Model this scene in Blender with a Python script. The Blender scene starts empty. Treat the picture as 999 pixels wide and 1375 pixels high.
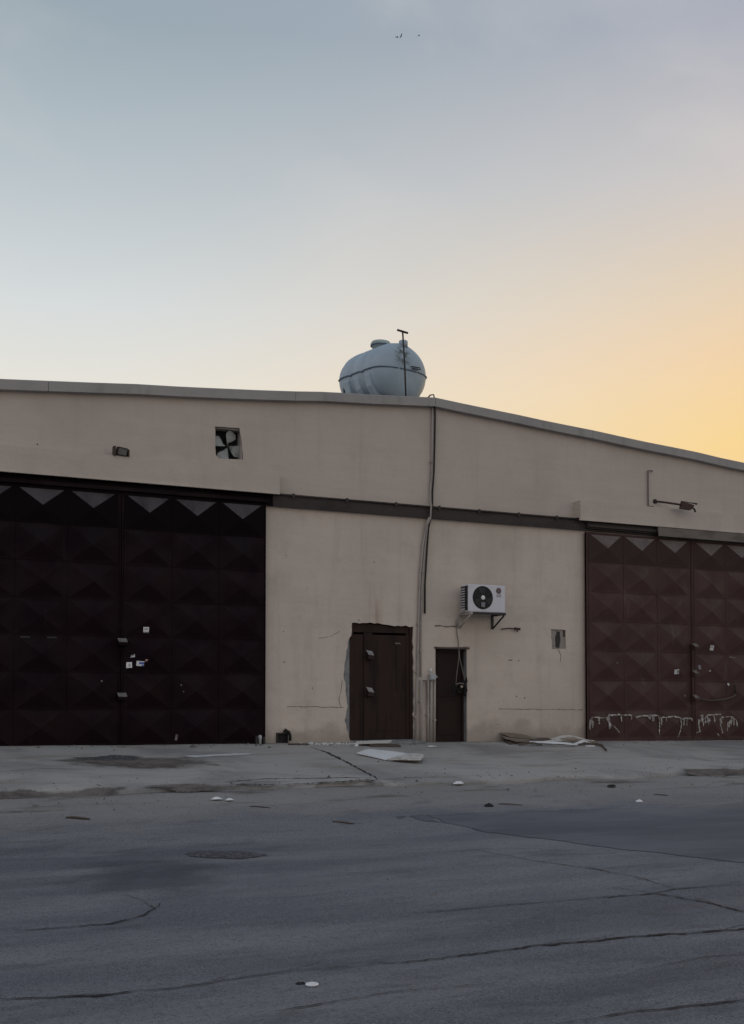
import bpy, bmesh, math, random
from mathutils import Vector, noise as mn
R = math.radians
random.seed(7)
S = bpy.context.scene
COL = S.collection

# ------------------------------------------------------------------ camera
cam_data = bpy.data.cameras.new('camera')
cam = bpy.data.objects.new('camera', cam_data); COL.objects.link(cam)
cam_data.sensor_fit = 'VERTICAL'; cam_data.sensor_height = 36.0; cam_data.sensor_width = 36.0
cam_data.lens = 1500 / 1375 * 36.0
cam_data.shift_y = (885.2 - 687.5) / 1375
cam_data.clip_start = 0.1; cam_data.clip_end = 6000
cam.location = (-10.1726, -18.607, 0.8645)
cam.rotation_euler = (math.pi / 2 + 0.0329, 0, -0.4436)
S.camera = cam

# ------------------------------------------------------------------ sky and sun
SUN_EL, SUN_AZ = R(2.0), R(62)            # low sun behind the building, to its right
w = bpy.data.worlds.new('World'); S.world = w; w.use_nodes = True
wt = w.node_tree; wt.nodes.clear()


def lin(c):
    return tuple((v / 255 / 12.92 if v / 255 < .04045 else ((v / 255 + .055) / 1.055) ** 2.4) for v in c)


def WN(t, **kw):
    n = wt.nodes.new(t)
    for k, v in kw.items(): setattr(n, k, v)
    return n


def wl(a, b): wt.links.new(a, b)


def wmath(op, a, b=None, c=None, clamp=False):
    n = WN('ShaderNodeMath', operation=op, use_clamp=clamp)
    for i, v in enumerate((a, b, c)):
        if v is None: continue
        if isinstance(v, (int, float)): n.inputs[i].default_value = v
        else: wl(v, n.inputs[i])
    return n.outputs[0]


def sky_ramp(fac, stops):
    n = WN('ShaderNodeValToRGB'); e = n.color_ramp.elements
    n.color_ramp.interpolation = 'EASE' if False else 'LINEAR'
    while len(e) < len(stops): e.new(.5)
    for el, (p, c) in zip(e, stops):
        el.position = p / 90; el.color = (*lin(c), 1)
    wl(fac, n.inputs[0]); return n.outputs[0]


tc = WN('ShaderNodeTexCoord'); sep = WN('ShaderNodeSeparateXYZ'); wl(tc.outputs['Generated'], sep.inputs[0])
elev = wmath('DIVIDE', wmath('ARCSINE', sep.outputs[2]), math.pi / 2, clamp=True)
hyp = wmath('SQRT', wmath('ADD', wmath('MULTIPLY', sep.outputs[0], sep.outputs[0]), wmath('MULTIPLY', sep.outputs[1], sep.outputs[1])))
dot = wmath('ADD', wmath('MULTIPLY', sep.outputs[0], math.sin(SUN_AZ)), wmath('MULTIPLY', sep.outputs[1], math.cos(SUN_AZ)))
cosaz = wmath('DIVIDE', dot, wmath('MAXIMUM', hyp, .001))
daz = wmath('DIVIDE', wmath('ARCCOSINE', wmath('MINIMUM', wmath('MAXIMUM', cosaz, -1), 1)), math.pi)   # 0 at the sun, 1 opposite
ZEN = (144, 159, 178)
near = sky_ramp(elev, [(0, (255, 186, 78)), (8, (255, 206, 98)), (12.5, (254, 212, 124)), (16.5, (247, 207, 152)), (20, (232, 206, 172)), (24.5, (211, 201, 197)), (31, (176, 177, 190)), (45, (152, 162, 180)), (90, ZEN)])
far = sky_ramp(elev, [(0, (230, 204, 180)), (9, (234, 218, 198)), (15, (230, 227, 218)), (19, (214, 219, 220)), (24.5, (186, 196, 202)), (31, (154, 169, 179)), (45, (144, 160, 180)), (90, ZEN)])
opp = sky_ramp(elev, [(0, (186, 172, 174)), (10, (220, 206, 200)), (20, (220, 213, 210)), (32, (204, 206, 212)), (50, (174, 184, 198)), (90, ZEN)])


def wmix(fac, a, b):
    n = WN('ShaderNodeMix', data_type='RGBA'); wl(fac, n.inputs[0])
    for v, s in ((a, n.inputs[6]), (b, n.inputs[7])):
        if isinstance(v, tuple): s.default_value = v
        else: wl(v, s)
    return n.outputs[2]


def wrange(v, a, b):
    n = WN('ShaderNodeMapRange', interpolation_type='SMOOTHSTEP'); wl(v, n.inputs[0])
    n.inputs[1].default_value = a; n.inputs[2].default_value = b
    return n.outputs[0]


skyc = wmix(wrange(daz, 0, 55 / 180), near, far)
skyc = wmix(wrange(daz, 70 / 180, 150 / 180), skyc, opp)
# thin high cloud: stretched noise on the sky dome
mp = WN('ShaderNodeMapping'); mp.inputs['Scale'].default_value = (2.2, 5.5, 5.0); mp.inputs['Rotation'].default_value = (R(8), R(24), R(35))
wl(tc.outputs['Generated'], mp.inputs[0])
nz = WN('ShaderNodeTexNoise'); nz.inputs['Scale'].default_value = 1.6; nz.inputs['Detail'].default_value = 5; nz.inputs['Roughness'].default_value = .5
nz.inputs['Distortion'].default_value = .6
wl(mp.outputs[0], nz.inputs[0])
wisp = wmath('MULTIPLY', wrange(nz.outputs[0], .5, .8), .17)
skyc = wmix(wisp, skyc, (*lin((226, 218, 212)), 1))
bg = WN('ShaderNodeBackground'); bg.inputs[1].default_value = 1.0
wl(skyc, bg.inputs[0]); wl(bg.outputs[0], WN('ShaderNodeOutputWorld').inputs[0])

sun = bpy.data.lights.new('sun', 'SUN'); sun.energy = .22; sun.angle = R(6); sun.color = (1, .72, .42)
so = bpy.data.objects.new('sun', sun); COL.objects.link(so)
so.rotation_euler = (math.pi / 2 - SUN_EL, 0, math.pi - SUN_AZ)
S.view_settings.view_transform = 'Standard'; S.view_settings.look = 'None'
S.view_settings.exposure = 0.0; S.view_settings.gamma = 1.0

# ------------------------------------------------------------------ materials
MATS = {}


class Mat:
    def __init__(s, name, base, rough=.8, metal=0.0, spec=.4):
        s.m = bpy.data.materials.new(name); s.m.use_nodes = True; s.t = s.m.node_tree
        s.b = s.t.nodes['Principled BSDF']
        s.b.inputs['Base Color'].default_value = (*base, 1); s.b.inputs['Roughness'].default_value = rough
        s.b.inputs['Metallic'].default_value = metal; s.b.inputs['Specular IOR Level'].default_value = spec
        s.c = None; s.base = base; MATS[name] = s.m
        g = s.t.nodes.new('ShaderNodeNewGeometry'); s.pos = g.outputs['Position']; s.nrm = g.outputs['Normal']
        s.h = None

    def n(s, t, **kw):
        x = s.t.nodes.new(t)
        for k, v in kw.items(): setattr(x, k, v)
        return x

    def l(s, a, b): s.t.links.new(a, b)

    def noise(s, scale, detail=4, rough=.55, stretch=(1, 1, 1), dist=0., off=(0, 0, 0)):
        mp = s.n('ShaderNodeMapping'); mp.inputs['Scale'].default_value = stretch; mp.inputs['Location'].default_value = off
        s.l(s.pos, mp.inputs[0])
        x = s.n('ShaderNodeTexNoise'); x.inputs['Scale'].default_value = scale; x.inputs['Detail'].default_value = detail
        x.inputs['Roughness'].default_value = rough; x.inputs['Distortion'].default_value = dist
        s.l(mp.outputs[0], x.inputs[0]); return x.outputs[0]

    def rng(s, v, a, b, lo=0., hi=1.):
        x = s.n('ShaderNodeMapRange', interpolation_type='SMOOTHSTEP'); s.l(v, x.inputs[0])
        for i, k in enumerate((a, b, lo, hi)): x.inputs[i + 1].default_value = k
        return x.outputs[0]

    def math(s, op, a, b=None, clamp=False):
        x = s.n('ShaderNodeMath', operation=op, use_clamp=clamp)
        for i, v in enumerate((a, b)):
            if v is None: continue
            if isinstance(v, (int, float)): x.inputs[i].default_value = v
            else: s.l(v, x.inputs[i])
        return x.outputs[0]

    def xyz(s, v=None):
        x = s.n('ShaderNodeSeparateXYZ'); s.l(v or s.pos, x.inputs[0]); return x.outputs

    def mix(s, fac, col, blend='MIX'):
        x = s.n('ShaderNodeMix', data_type='RGBA', blend_type=blend)
        if isinstance(fac, (int, float)): x.inputs[0].default_value = fac
        else: s.l(fac, x.inputs[0])
        if s.c is None: x.inputs[6].default_value = (*s.base, 1)
        else: s.l(s.c, x.inputs[6])
        if isinstance(col, tuple): x.inputs[7].default_value = (*col, 1)
        else: s.l(col, x.inputs[7])
        s.c = x.outputs[2]; s.l(s.c, s.b.inputs['Base Color']); return s

    def bump(s, h, dist, strength=1.0):
        x = s.n('ShaderNodeBump'); x.inputs['Distance'].default_value = dist; x.inputs['Strength'].default_value = strength
        s.l(h, x.inputs['Height'])
        if s.h: s.l(s.h, x.inputs['Normal'])
        s.h = x.outputs[0]; s.l(s.h, s.b.inputs['Normal']); return s

    def roughness(s, v): s.l(v, s.b.inputs['Roughness']); return s


# cream painted plaster
m = Mat('plaster', (.60, .522, .452), .9)
m.mix(m.rng(m.noise(.55, 5, .6), .35, .72), (.53, .463, .403))
m.mix(m.math('MULTIPLY', m.rng(m.noise(2.3, 5, .65, off=(9, 0, 3)), .48, .74), .42), (.42, .37, .325))
m.mix(m.math('MULTIPLY', m.rng(m.noise(.9, 3, .5, off=(2, 5, 7)), .5, .66), .4), (.47, .42, .35))
m.mix(m.math('MULTIPLY', m.rng(m.noise(3.6, 5, .65, (1, 1, .09)), .5, .75), .3), (.34, .295, .26))
z_ = m.xyz()[2]
m.mix(m.math('MULTIPLY', m.rng(z_, 4.45, 4.5), .42), (.46, .414, .373))                               # greyer above the gate track
low = m.math('SUBTRACT', m.math('MULTIPLY', m.noise(1.7, 6, .65), 1.1), z_)
m.mix(m.math('MULTIPLY', m.rng(low, .1, .5), .6), (.27, .235, .2))                                  # splash dirt at the foot
m.mix(m.math('MULTIPLY', m.rng(m.noise(26, 3, .6), .62, .74), .3), (.3, .27, .24))
# rust run above the steel door
xs, ys, zs = m.xyz()
run = m.math('MULTIPLY', m.rng(m.math('ABSOLUTE', m.math('ADD', xs, 1.28)), .22, .02), m.math('MULTIPLY', m.rng(zs, 3.25, 2.2), m.rng(zs, 2.1, 2.22)))
m.mix(m.math('MULTIPLY', m.math('MULTIPLY', run, m.rng(m.noise(5, 4, .6, (1, 1, .15)), .35, .65)), .6), (.3, .2, .14))
m.bump(m.noise(14, 6, .65), .012, .5).bump(m.noise(.8, 2), .06, .35).bump(m.noise(1.4, 2, .5, (.4, 1, 2.6), off=(4, 4, 4)), .05, .3)
m = Mat('coping', (.36, .345, .33), .9)
m.mix(m.rng(m.noise(1.1, 5, .6), .4, .7), (.30, .29, .285)).mix(m.math('MULTIPLY', m.rng(m.noise(5, 4, .6, (1, 1, .3)), .5, .75), .5), (.22, .21, .2))
m.bump(m.noise(9, 5, .6), .015, .5)
m = Mat('cement', (.24, .25, .25), .95)
m.mix(m.rng(m.noise(6, 5, .6), .4, .65), (.17, .18, .185)).bump(m.noise(22, 5, .7), .03, .8)
m = Mat('old_block', (.3, .27, .24), .95); m.mix(m.rng(m.noise(9, 5, .6), .4, .65), (.2, .18, .16)).bump(m.noise(25, 5, .7), .03, .8)
m = Mat('roof_sheet', (.3, .3, .3), .6); m.mix(m.rng(m.noise(2, 4), .4, .7), (.24, .22, .2))
# concrete apron, dusty
m = Mat('apron_concrete', (.365, .35, .332), .95)
m.mix(m.rng(m.noise(.45, 6, .6, dist=.5), .42, .66), (.235, .228, .225))
m.mix(m.math('MULTIPLY', m.rng(m.noise(1.1, 6, .65, (.5, 1.5, 1), off=(5, 2, 0)), .54, .66), .6), (.25, .215, .18))
m.mix(m.math('MULTIPLY', m.rng(m.noise(.8, 6, .7, (.35, 1.5, 1), off=(1, 7, 0)), .56, .7), .65), (.095, .092, .092))
m.mix(m.math('MULTIPLY', m.rng(m.noise(.7, 5, .6, (.3, 1.8, 1), off=(11, 3, 0)), .6, .74), .6), (.42, .42, .41))
ax = m.xyz()
m.mix(m.math('MULTIPLY', m.rng(m.math('ADD', ax[1], m.math('MULTIPLY', m.noise(1.6, 5, .6, off=(3, 3, 0)), .9)), -4.35, -4.6), .4), (.25, .225, .2))
m.mix(m.math('MULTIPLY', m.rng(m.math('ADD', ax[1], m.math('MULTIPLY', m.noise(2, 5, .6, off=(8, 3, 0)), .5)), -.1, .25), .7), (.2, .17, .14))
m.mix(m.math('MULTIPLY', m.rng(m.noise(45, 3, .6), .58, .72), .4), (.1, .1, .1))
m.bump(m.noise(3, 5, .6), .05, .4).bump(m.noise(40, 4, .7), .012, .7)
# asphalt
m = Mat('asphalt', (.143, .149, .170), .88, spec=.35)
m.mix(m.rng(m.noise(.28, 5, .6, (.5, 1, 1)), .4, .66), (.100, .105, .123))
m.mix(m.math('MULTIPLY', m.rng(m.noise(1.1, 6, .65, (.35, 1.2, 1), off=(4, 1, 0)), .46, .66), .7), (.2, .205, .22))
m.mix(m.math('MULTIPLY', m.rng(m.noise(.6, 5, .7, (.3, 1.6, 1), off=(14, 9, 0)), .55, .72), .6), (.05, .052, .062))
m.mix(m.math('MULTIPLY', m.rng(m.noise(110, 2, .5), .56, .68), .75), (.3, .3, .31))
m.mix(m.math('MULTIPLY', m.rng(m.noise(75, 3, .6, off=(3, 3, 3)), .54, .68), .75), (.03, .03, .036))
rx = m.xyz()
sand = m.math('ADD', rx[1], m.math('ADD', m.math('MULTIPLY', m.noise(.55, 6, .62, (.45, 1, 1), off=(2, 8, 0)), 3.2), m.math('MULTIPLY', rx[0], .05)))
m.mix(m.math('MULTIPLY', m.rng(sand, -5.9, -4.7), .88), (.262, .252, .243))                         # blown sand along the verge
m.mix(m.math('MULTIPLY', m.rng(m.noise(.5, 6, .68, (.35, 1.3, 1), off=(21, 4, 0)), .47, .68), .6), (.235, .232, .235))
m.mix(m.math('MULTIPLY', m.rng(m.noise(2.4, 6, .7, (.5, 1.3, 1), off=(1, 14, 0)), .54, .7), .5), (.065, .067, .076))
m.mix(m.math('MULTIPLY', m.rng(m.noise(52, 3, .6, off=(7, 2, 2)), .56, .66), .6), (.045, .047, .056))
m.mix(m.math('MULTIPLY', m.rng(m.noise(34, 5, .75, off=(6, 1, 2)), .5, .7), .55), (.05, .053, .064))
m.mix(m.math('MULTIPLY', m.rng(m.noise(21, 5, .75, off=(1, 6, 2)), .55, .72), .5), (.17, .175, .19))
m.bump(m.noise(160, 3, .6), .006, .8).bump(m.noise(5, 5, .6), .03, .3).bump(m.noise(.6, 3), .12, .3)
m = Mat('asphalt_patch', (.090, .095, .113), .86, spec=.35)
m.mix(m.rng(m.noise(.9, 5, .6, (.4, 1, 1)), .4, .7), (.108, .113, .132)).mix(m.math('MULTIPLY', m.rng(m.noise(120, 2), .6, .72), .5), (.14, .14, .15)).mix(m.math('MULTIPLY', m.rng(m.noise(1.1, 6, .65, (.35, 1.2, 1), off=(4, 1, 0)), .46, .66), .6), (.15, .156, .175))
rx = m.xyz()
sand = m.math('ADD', rx[1], m.math('ADD', m.math('MULTIPLY', m.noise(.55, 6, .62, (.45, 1, 1), off=(2, 8, 0)), 3.2), m.math('MULTIPLY', rx[0], .05)))
m.mix(m.math('MULTIPLY', m.rng(sand, -5.9, -4.7), .88), (.262, .252, .243))
m.bump(m.noise(150, 3, .6), .006, .8)
m = Mat('bare_earth', (.17, .15, .135), 1); m.mix(m.rng(m.noise(5, 6, .7, (.5, 1, 1)), .42, .62), (.095, .082, .073)).mix(m.math('MULTIPLY', m.rng(m.noise(40, 3), .55, .7), .6), (.2, .18, .165)).bump(m.noise(14, 5, .7), .05, .9)
m = Mat('tar', (.012, .012, .014), .8)
m = Mat('rough_hole', (.05, .05, .056), .95); m.mix(m.rng(m.noise(22, 4, .65), .46, .58), (.13, .13, .14)).bump(m.noise(28, 3), .05, 1)
m = Mat('dirt', (.245, .236, .227), 1)
m.mix(m.rng(m.noise(.8, 6, .65, (.5, 1, 1)), .4, .65), (.275, .265, .255)).mix(m.math('MULTIPLY', m.rng(m.noise(1.5, 6, .7, (.4, 1.5, 1), off=(5, 5, 5)), .52, .66), .75), (.085, .072, .063))
m.mix(m.math('MULTIPLY', m.rng(m.noise(60, 3), .58, .7), .6), (.09, .08, .075))
m.bump(m.noise(8, 6, .65), .06, .7).bump(m.noise(70, 3), .01, .8)
# gate steel
for nm, base, alt, dust in (('maroon_paint', (.0058, .0015, .0036), (.0105, .0023, .0046), (.022, .017, .021)), ('brown_paint', (.054, .027, .025), (.07, .037, .033), (.14, .115, .105))):
    m = Mat(nm, base, .7, spec=.12 if nm[0] == 'm' else .25)
    m.mix(m.rng(m.noise(1.3, 5, .6), .4, .7), alt)
    up = m.rng(m.xyz(m.nrm)[2], .08, .35)
    m.mix(m.math('MULTIPLY', m.math('MULTIPLY', up, m.rng(m.noise(3.5, 5, .65), .35, .7)), .28), dust)       # dust lies on what faces up
    m.mix(m.math('MULTIPLY', m.rng(m.noise(6, 5, .65, (1, 1, .2)), .6, .78), .4), dust)
    m.bump(m.noise(2.2, 3), .02, .5).bump(m.noise(60, 3), .002, .5)
    m.roughness(m.rng(m.noise(2, 4), .3, .7, .45, .75))
for nm, base, dust in (('maroon_dusty', (.0042, .0016, .0032), (.105, .095, .105)), ('brown_dusty', (.047, .026, .025), (.19, .17, .16))):
    m = Mat(nm, base, .8, spec=.12 if nm[0] == 'm' else .25)
    up = m.rng(m.xyz(m.nrm)[2], .08, .2)
    m.mix(m.math('MULTIPLY', up, m.rng(m.noise(4, 5, .65, (1, 1, .6)), .2, .65, .35, .85)), dust)
    m.bump(m.noise(2.2, 3), .02, .5)
m = Mat('beam_steel', (.052, .044, .041), .75, spec=.3)
m.mix(m.rng(m.noise(1.6, 5, .6, (1, 1, 2)), .45, .7), (.035, .028, .026)).mix(m.math('MULTIPLY', m.rng(m.noise(7, 5, .7), .6, .75), .5), (.13, .11, .1)).bump(m.noise(9, 4), .01, .5)
m = Mat('flashing_steel', (.15, .13, .115), .6, spec=.4); m.mix(m.rng(m.noise(2, 5, .6, (1, 1, 3)), .45, .7), (.09, .075, .065))
m = Mat('door_brown', (.030, .0155, .0115), .65, spec=.22)
m.mix(m.rng(m.noise(3, 5, .65, (2, 2, .3)), .45, .7), (.013, .007, .006)).mix(m.math('MULTIPLY', m.rng(m.noise(9, 5, .7), .62, .75), .25), (.05, .04, .035)).bump(m.noise(12, 4), .006, .5)
m = Mat('door_dark', (.024, .0145, .012), .65, spec=.2)
m.mix(m.rng(m.noise(2.5, 5, .65), .5, .72), (.03, .021, .019)).bump(m.noise(12, 4), .006, .5)
m = Mat('dusty_grey', (.17, .16, .155), .9); m.mix(m.rng(m.noise(14, 4), .4, .7), (.11, .1, .095))
m = Mat('dusty_pale', (.27, .26, .255), .9); m.mix(m.rng(m.noise(14, 4), .4, .7), (.19, .18, .175))
m = Mat('ac_white', (.62, .63, .68), .45); m.mix(m.math('MULTIPLY', m.rng(m.noise(5, 5, .6), .5, .75), .4), (.46, .46, .47))
m = Mat('ac_side', (.5, .51, .54), .5); m.mix(m.math('MULTIPLY', m.rng(m.noise(7, 5, .6), .45, .75), .5), (.33, .33, .34))
m = Mat('black_plastic', (.012, .012, .014), .5)
m = Mat('fan_plastic', (.03, .032, .038), .45)
m = Mat('mark_grey', (.13, .12, .13), .5)
m = Mat('white_plastic', (.75, .75, .76), .5)
m = Mat('off_white', (.55, .56, .57), .7); m.mix(m.rng(m.noise(9, 4), .5, .7), (.42, .42, .42))
m = Mat('blue_print', (.08, .14, .42), .5)
m = Mat('red_print', (.28, .08, .08), .5)
m = Mat('grey_print', (.2, .21, .23), .6)
m = Mat('white_paint', (.5, .49, .47), .85); m.mix(m.rng(m.noise(13, 5, .75), .4, .62), (.17, .14, .135))
m = Mat('tank_plastic', (.36, .45, .52), .55, spec=.4)
m.mix(m.rng(m.noise(1.3, 5, .6), .4, .7), (.31, .395, .46)).mix(m.math('MULTIPLY', m.rng(m.noise(5, 5, .65, (1, 1, .3)), .55, .75), .35), (.2, .25, .29))
tx = m.xyz()
gr = m.math('MULTIPLY', m.rng(m.math('ABSOLUTE', m.math('ADD', tx[0], .12)), .26, .03), m.math('MULTIPLY', m.rng(tx[2], 7.35, 7.6), m.rng(tx[2], 7.98, 7.75)))
m.mix(m.math('MULTIPLY', m.math('MULTIPLY', gr, m.rng(m.noise(9, 5, .7), .42, .6)), m.rng(tx[1], 1.5, 1.2)), (.08, .085, .075))     # grime around the outlet
m = Mat('lid_plastic', (.38, .46, .46), .6); m.mix(m.rng(m.noise(6, 5, .65), .45, .7), (.30, .36, .33))
m = Mat('dim_dust', (.035, .033, .035), .9)
m = Mat('tank_seam', (.12, .17, .22), .6)
m = Mat('pvc', (.36, .33, .305), .7); m.mix(m.rng(m.noise(5, 5, .6, (1, 1, .3)), .5, .72), (.25, .22, .2))
m = Mat('grey_box', (.4, .42, .42), .6); m.mix(m.rng(m.noise(20, 4), .5, .7), (.28, .29, .29))
m = Mat('rubber', (.008, .008, .009), .6)
m = Mat('iron', (.03, .026, .025), .65)
m = Mat('rust_iron', (.06, .042, .034), .8); m.mix(m.rng(m.noise(20, 4), .5, .65), (.1, .06, .04))
m = Mat('blade_grey', (.33, .35, .34), .55); m.mix(m.rng(m.noise(9, 4), .45, .7), (.22, .23, .225))
m = Mat('pale_paint_metal', (.4, .37, .34), .6)
m = Mat('cord_pale', (.15, .135, .125), .8)
m = Mat('wood_board', (.2, .155, .115), .8); m.mix(m.rng(m.noise(4, 5, .65, (1, 6, 6)), .4, .7), (.13, .1, .075)).bump(m.noise(12, 4, .6, (1, 6, 6)), .005, .6)
m = Mat('wood_grey', (.24, .21, .185), .85); m.mix(m.rng(m.noise(4, 5, .65, (1, 6, 6)), .4, .7), (.15, .13, .11))
m = Mat('wood_dark', (.07, .052, .042), .85); m.mix(m.rng(m.noise(5, 5, .65, (1, 5, 5)), .4, .7), (.12, .09, .07))
m = Mat('white_board', (.72, .74, .75), .7); m.mix(m.rng(m.noise(3.5, 5, .65), .52, .75), (.5, .5, .5)).mix(m.math('MULTIPLY', m.rng(m.noise(14, 4), .6, .72), .5), (.25, .23, .21))
m = Mat('veneer', (.58, .56, .53), .7); m.mix(m.rng(m.noise(6, 4, .6), .45, .7), (.33, .3, .27))
m = Mat('stone_bits', (.17, .155, .145), .95); m.mix(m.rng(m.noise(7, 2), .4, .6), (.08, .075, .07))
m = Mat('sign_rust', (.3, .27, .245), .8); m.mix(m.rng(m.noise(13, 5, .7), .5, .68), (.13, .115, .1))
m = Mat('bird_dark', (.03, .028, .03), .8)
m = Mat('crack_brown', (.15, .125, .105), .95)
m = Mat('padlock', (.3, .28, .24), .4, metal=.7)
m = Mat('rag', (.012, .011, .012), 1)


def fade(name, reach, amp, scale):
    """frayed border: the patch gives out unevenly towards its outline"""
    mt = MATS[name]; t = mt.node_tree; a = t.nodes.new('ShaderNodeAttribute'); a.attribute_name = 'edge'
    g = t.nodes.new('ShaderNodeNewGeometry'); nz_ = t.nodes.new('ShaderNodeTexNoise'); nz_.inputs['Scale'].default_value = scale; nz_.inputs['Detail'].default_value = 6; nz_.inputs['Roughness'].default_value = .7
    t.links.new(g.outputs['Position'], nz_.inputs[0])
    m1 = t.nodes.new('ShaderNodeMath'); m1.operation = 'MULTIPLY_ADD'; t.links.new(nz_.outputs[0], m1.inputs[0]); m1.inputs[1].default_value = -amp; t.links.new(a.outputs['Fac'], m1.inputs[2])
    r = t.nodes.new('ShaderNodeMapRange'); r.interpolation_type = 'SMOOTHSTEP'; t.links.new(m1.outputs[0], r.inputs[0]); r.inputs[1].default_value = -amp * .5; r.inputs[2].default_value = -amp * .5 + reach
    t.links.new(r.outputs[0], t.nodes['Principled BSDF'].inputs['Alpha'])


MATS['asphalt_worn'] = MATS['asphalt_patch'].copy(); MATS['stain_brown'] = MATS['bare_earth'].copy(); MATS['stain_dark'] = MATS['rough_hole'].copy(); MATS['streak_pale'] = MATS['off_white'].copy()
fade('asphalt_patch', .04, .09, 7); fade('asphalt_worn', .9, .9, 2.2); fade('stain_brown', .6, 1.1, 2.6); fade('bare_earth', .12, .3, 5); fade('rough_hole', .05, .34, 7); fade('stain_dark', .05, .18, 9); fade('streak_pale', .05, .12, 9)


# ------------------------------------------------------------------ mesh helpers
class MB:
    """Collects vertices and faces in world coordinates; build() links them as ONE mesh object."""
    def __init__(s): s.v, s.f, s.mi, s.sm = [], [], [], []

    def face(s, idx, mi=0, smooth=False): s.f.append(idx); s.mi.append(mi); s.sm.append(smooth)

    def box(s, x0, x1, y0, y1, z0, z1, mi=0):
        n = len(s.v)
        s.v += [(x, y, z) for z in (z0, z1) for y in (y0, y1) for x in (x0, x1)]
        for q in ((0, 2, 3, 1), (4, 5, 7, 6), (0, 1, 5, 4), (2, 6, 7, 3), (0, 4, 6, 2), (1, 3, 7, 5)): s.face([n + i for i in q], mi)
        return s

    def hexa(s, pts, mi=0):            # eight corners: bottom four, top four, both counter-clockwise from above
        n = len(s.v); s.v += [tuple(p) for p in pts]
        for q in ((3, 2, 1, 0), (4, 5, 6, 7), (0, 1, 5, 4), (1, 2, 6, 5), (2, 3, 7, 6), (3, 0, 4, 7)): s.face([n + i for i in q], mi)
        return s

    def prism(s, poly, a0, a1, axis='y', mi=0):     # poly in the two other axes
        n = len(s.v); k = len(poly)
        def P(p, a): return {'y': (p[0], a, p[1]), 'x': (a, p[0], p[1]), 'z': (p[0], p[1], a)}[axis]
        s.v += [P(p, a0) for p in poly] + [P(p, a1) for p in poly]
        s.face([n + i for i in range(k)], mi); s.face([n + k + i for i in reversed(range(k))], mi)
        for i in range(k):
            j = (i + 1) % k; s.face([n + j, n + i, n + k + i, n + k + j], mi)
        return s

    def tube(s, pts, r, k=8, mi=0, cap=True):
        pts = [Vector(p) for p in pts]; n = len(s.v); rr = r if isinstance(r, (list, tuple)) else [r] * len(pts)
        up = None
        for i, p in enumerate(pts):
            t = (pts[min(i + 1, len(pts) - 1)] - pts[max(i - 1, 0)]).normalized()
            if up is None: up = Vector((0, 0, 1)) if abs(t.z) < .9 else Vector((0, 1, 0))
            a = t.cross(up).normalized(); b = a.cross(t).normalized(); up = b
            for j in range(k):
                q = 2 * math.pi * j / k; s.v.append(tuple(p + a * math.cos(q) * rr[i] + b * math.sin(q) * rr[i]))
        for i in range(len(pts) - 1):
            for j in range(k):
                j2 = (j + 1) % k; s.face([n + i * k + j, n + i * k + j2, n + (i + 1) * k + j2, n + (i + 1) * k + j], mi, True)
        if cap:
            s.face([n + j for j in reversed(range(k))], mi); s.face([n + (len(pts) - 1) * k + j for j in range(k)], mi)
        return s

    def lathe(s, c, prof, axis=(0, 0, 1), k=24, mi=0, sx=1.0):   # prof: (radius, height along axis)
        ax = Vector(axis).normalized(); u = ax.orthogonal().normalized(); v = ax.cross(u); c = Vector(c); n = len(s.v)
        for r, h in prof:
            for j in range(k):
                q = 2 * math.pi * j / k; s.v.append(tuple(c + ax * h + (u * math.cos(q) + v * math.sin(q)) * r))
        for i in range(len(prof) - 1):
            for j in range(k):
                j2 = (j + 1) % k; s.face([n + i * k + j, n + i * k + j2, n + (i + 1) * k + j2, n + (i + 1) * k + j], mi, True)
        s.face([n + j for j in reversed(range(k))], mi); s.face([n + (len(prof) - 1) * k + j for j in range(k)], mi)
        return s

    def build(s, name, mat, parent=None, origin=None, bevel=0, smooth=False, fix=True):
        me = bpy.data.meshes.new(name)
        org = Vector(origin) if origin is not None else (ORG[parent] if parent else Vector((0, 0, 0)))
        me.from_pydata([tuple(Vector(v) - org) for v in s.v], [], s.f)
        for mt in (mat if isinstance(mat, (list, tuple)) else [mat]): me.materials.append(MATS[mt])
        for p, mi, sm in zip(me.polygons, s.mi, s.sm): p.material_index = mi; p.use_smooth = sm or smooth
        if fix:
            b = bmesh.new(); b.from_mesh(me); bmesh.ops.recalc_face_normals(b, faces=b.faces); b.to_mesh(me); b.free()
        me.update()
        o = bpy.data.objects.new(name, me); COL.objects.link(o)
        if parent is not None:
            o.parent = parent; o.location = org - ORG[parent]
        else: o.location = org
        ORG[o] = org
        if bevel:
            bv = o.modifiers.new('bevel', 'BEVEL'); bv.width = bevel; bv.segments = 2; bv.limit_method = 'ANGLE'; bv.angle_limit = R(40)
        return o


ORG = {}


def thing(name, label, cat, loc=(0, 0, 0), group=None):
    o = bpy.data.objects.new(name, None); COL.objects.link(o); o.location = loc; o.empty_display_size = .2
    ORG[o] = Vector(loc); o['label'] = label; o['category'] = cat
    if group: o['group'] = group
    return o


def tag(o, label, cat, group=None):
    o['label'] = label; o['category'] = cat
    if group: o['group'] = group
    return o


def struct(o, kind='structure'): o['kind'] = kind; return o


def bx(name, mat, parent, *a, bevel=0): return MB().box(*a).build(name, mat, parent, bevel=bevel)


# ------------------------------------------------------------------ ground
PROFILE = [(0, 0), (4.65, -.315), (5.0, -.34), (5.02, -.365), (7.6, -.66), (40, -.70)]


def interp(v, pr):
    if v <= pr[0][0]: return pr[0][1]
    for (a, za), (b, zb) in zip(pr, pr[1:]):
        if v <= b: return za + (zb - za) * (v - a) / (b - a)
    return pr[-1][1]


def tilt(x, y): return -.0108 * max(-14, min(14, x)) * max(0, min(1, 1 + y / 7.6))


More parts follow.
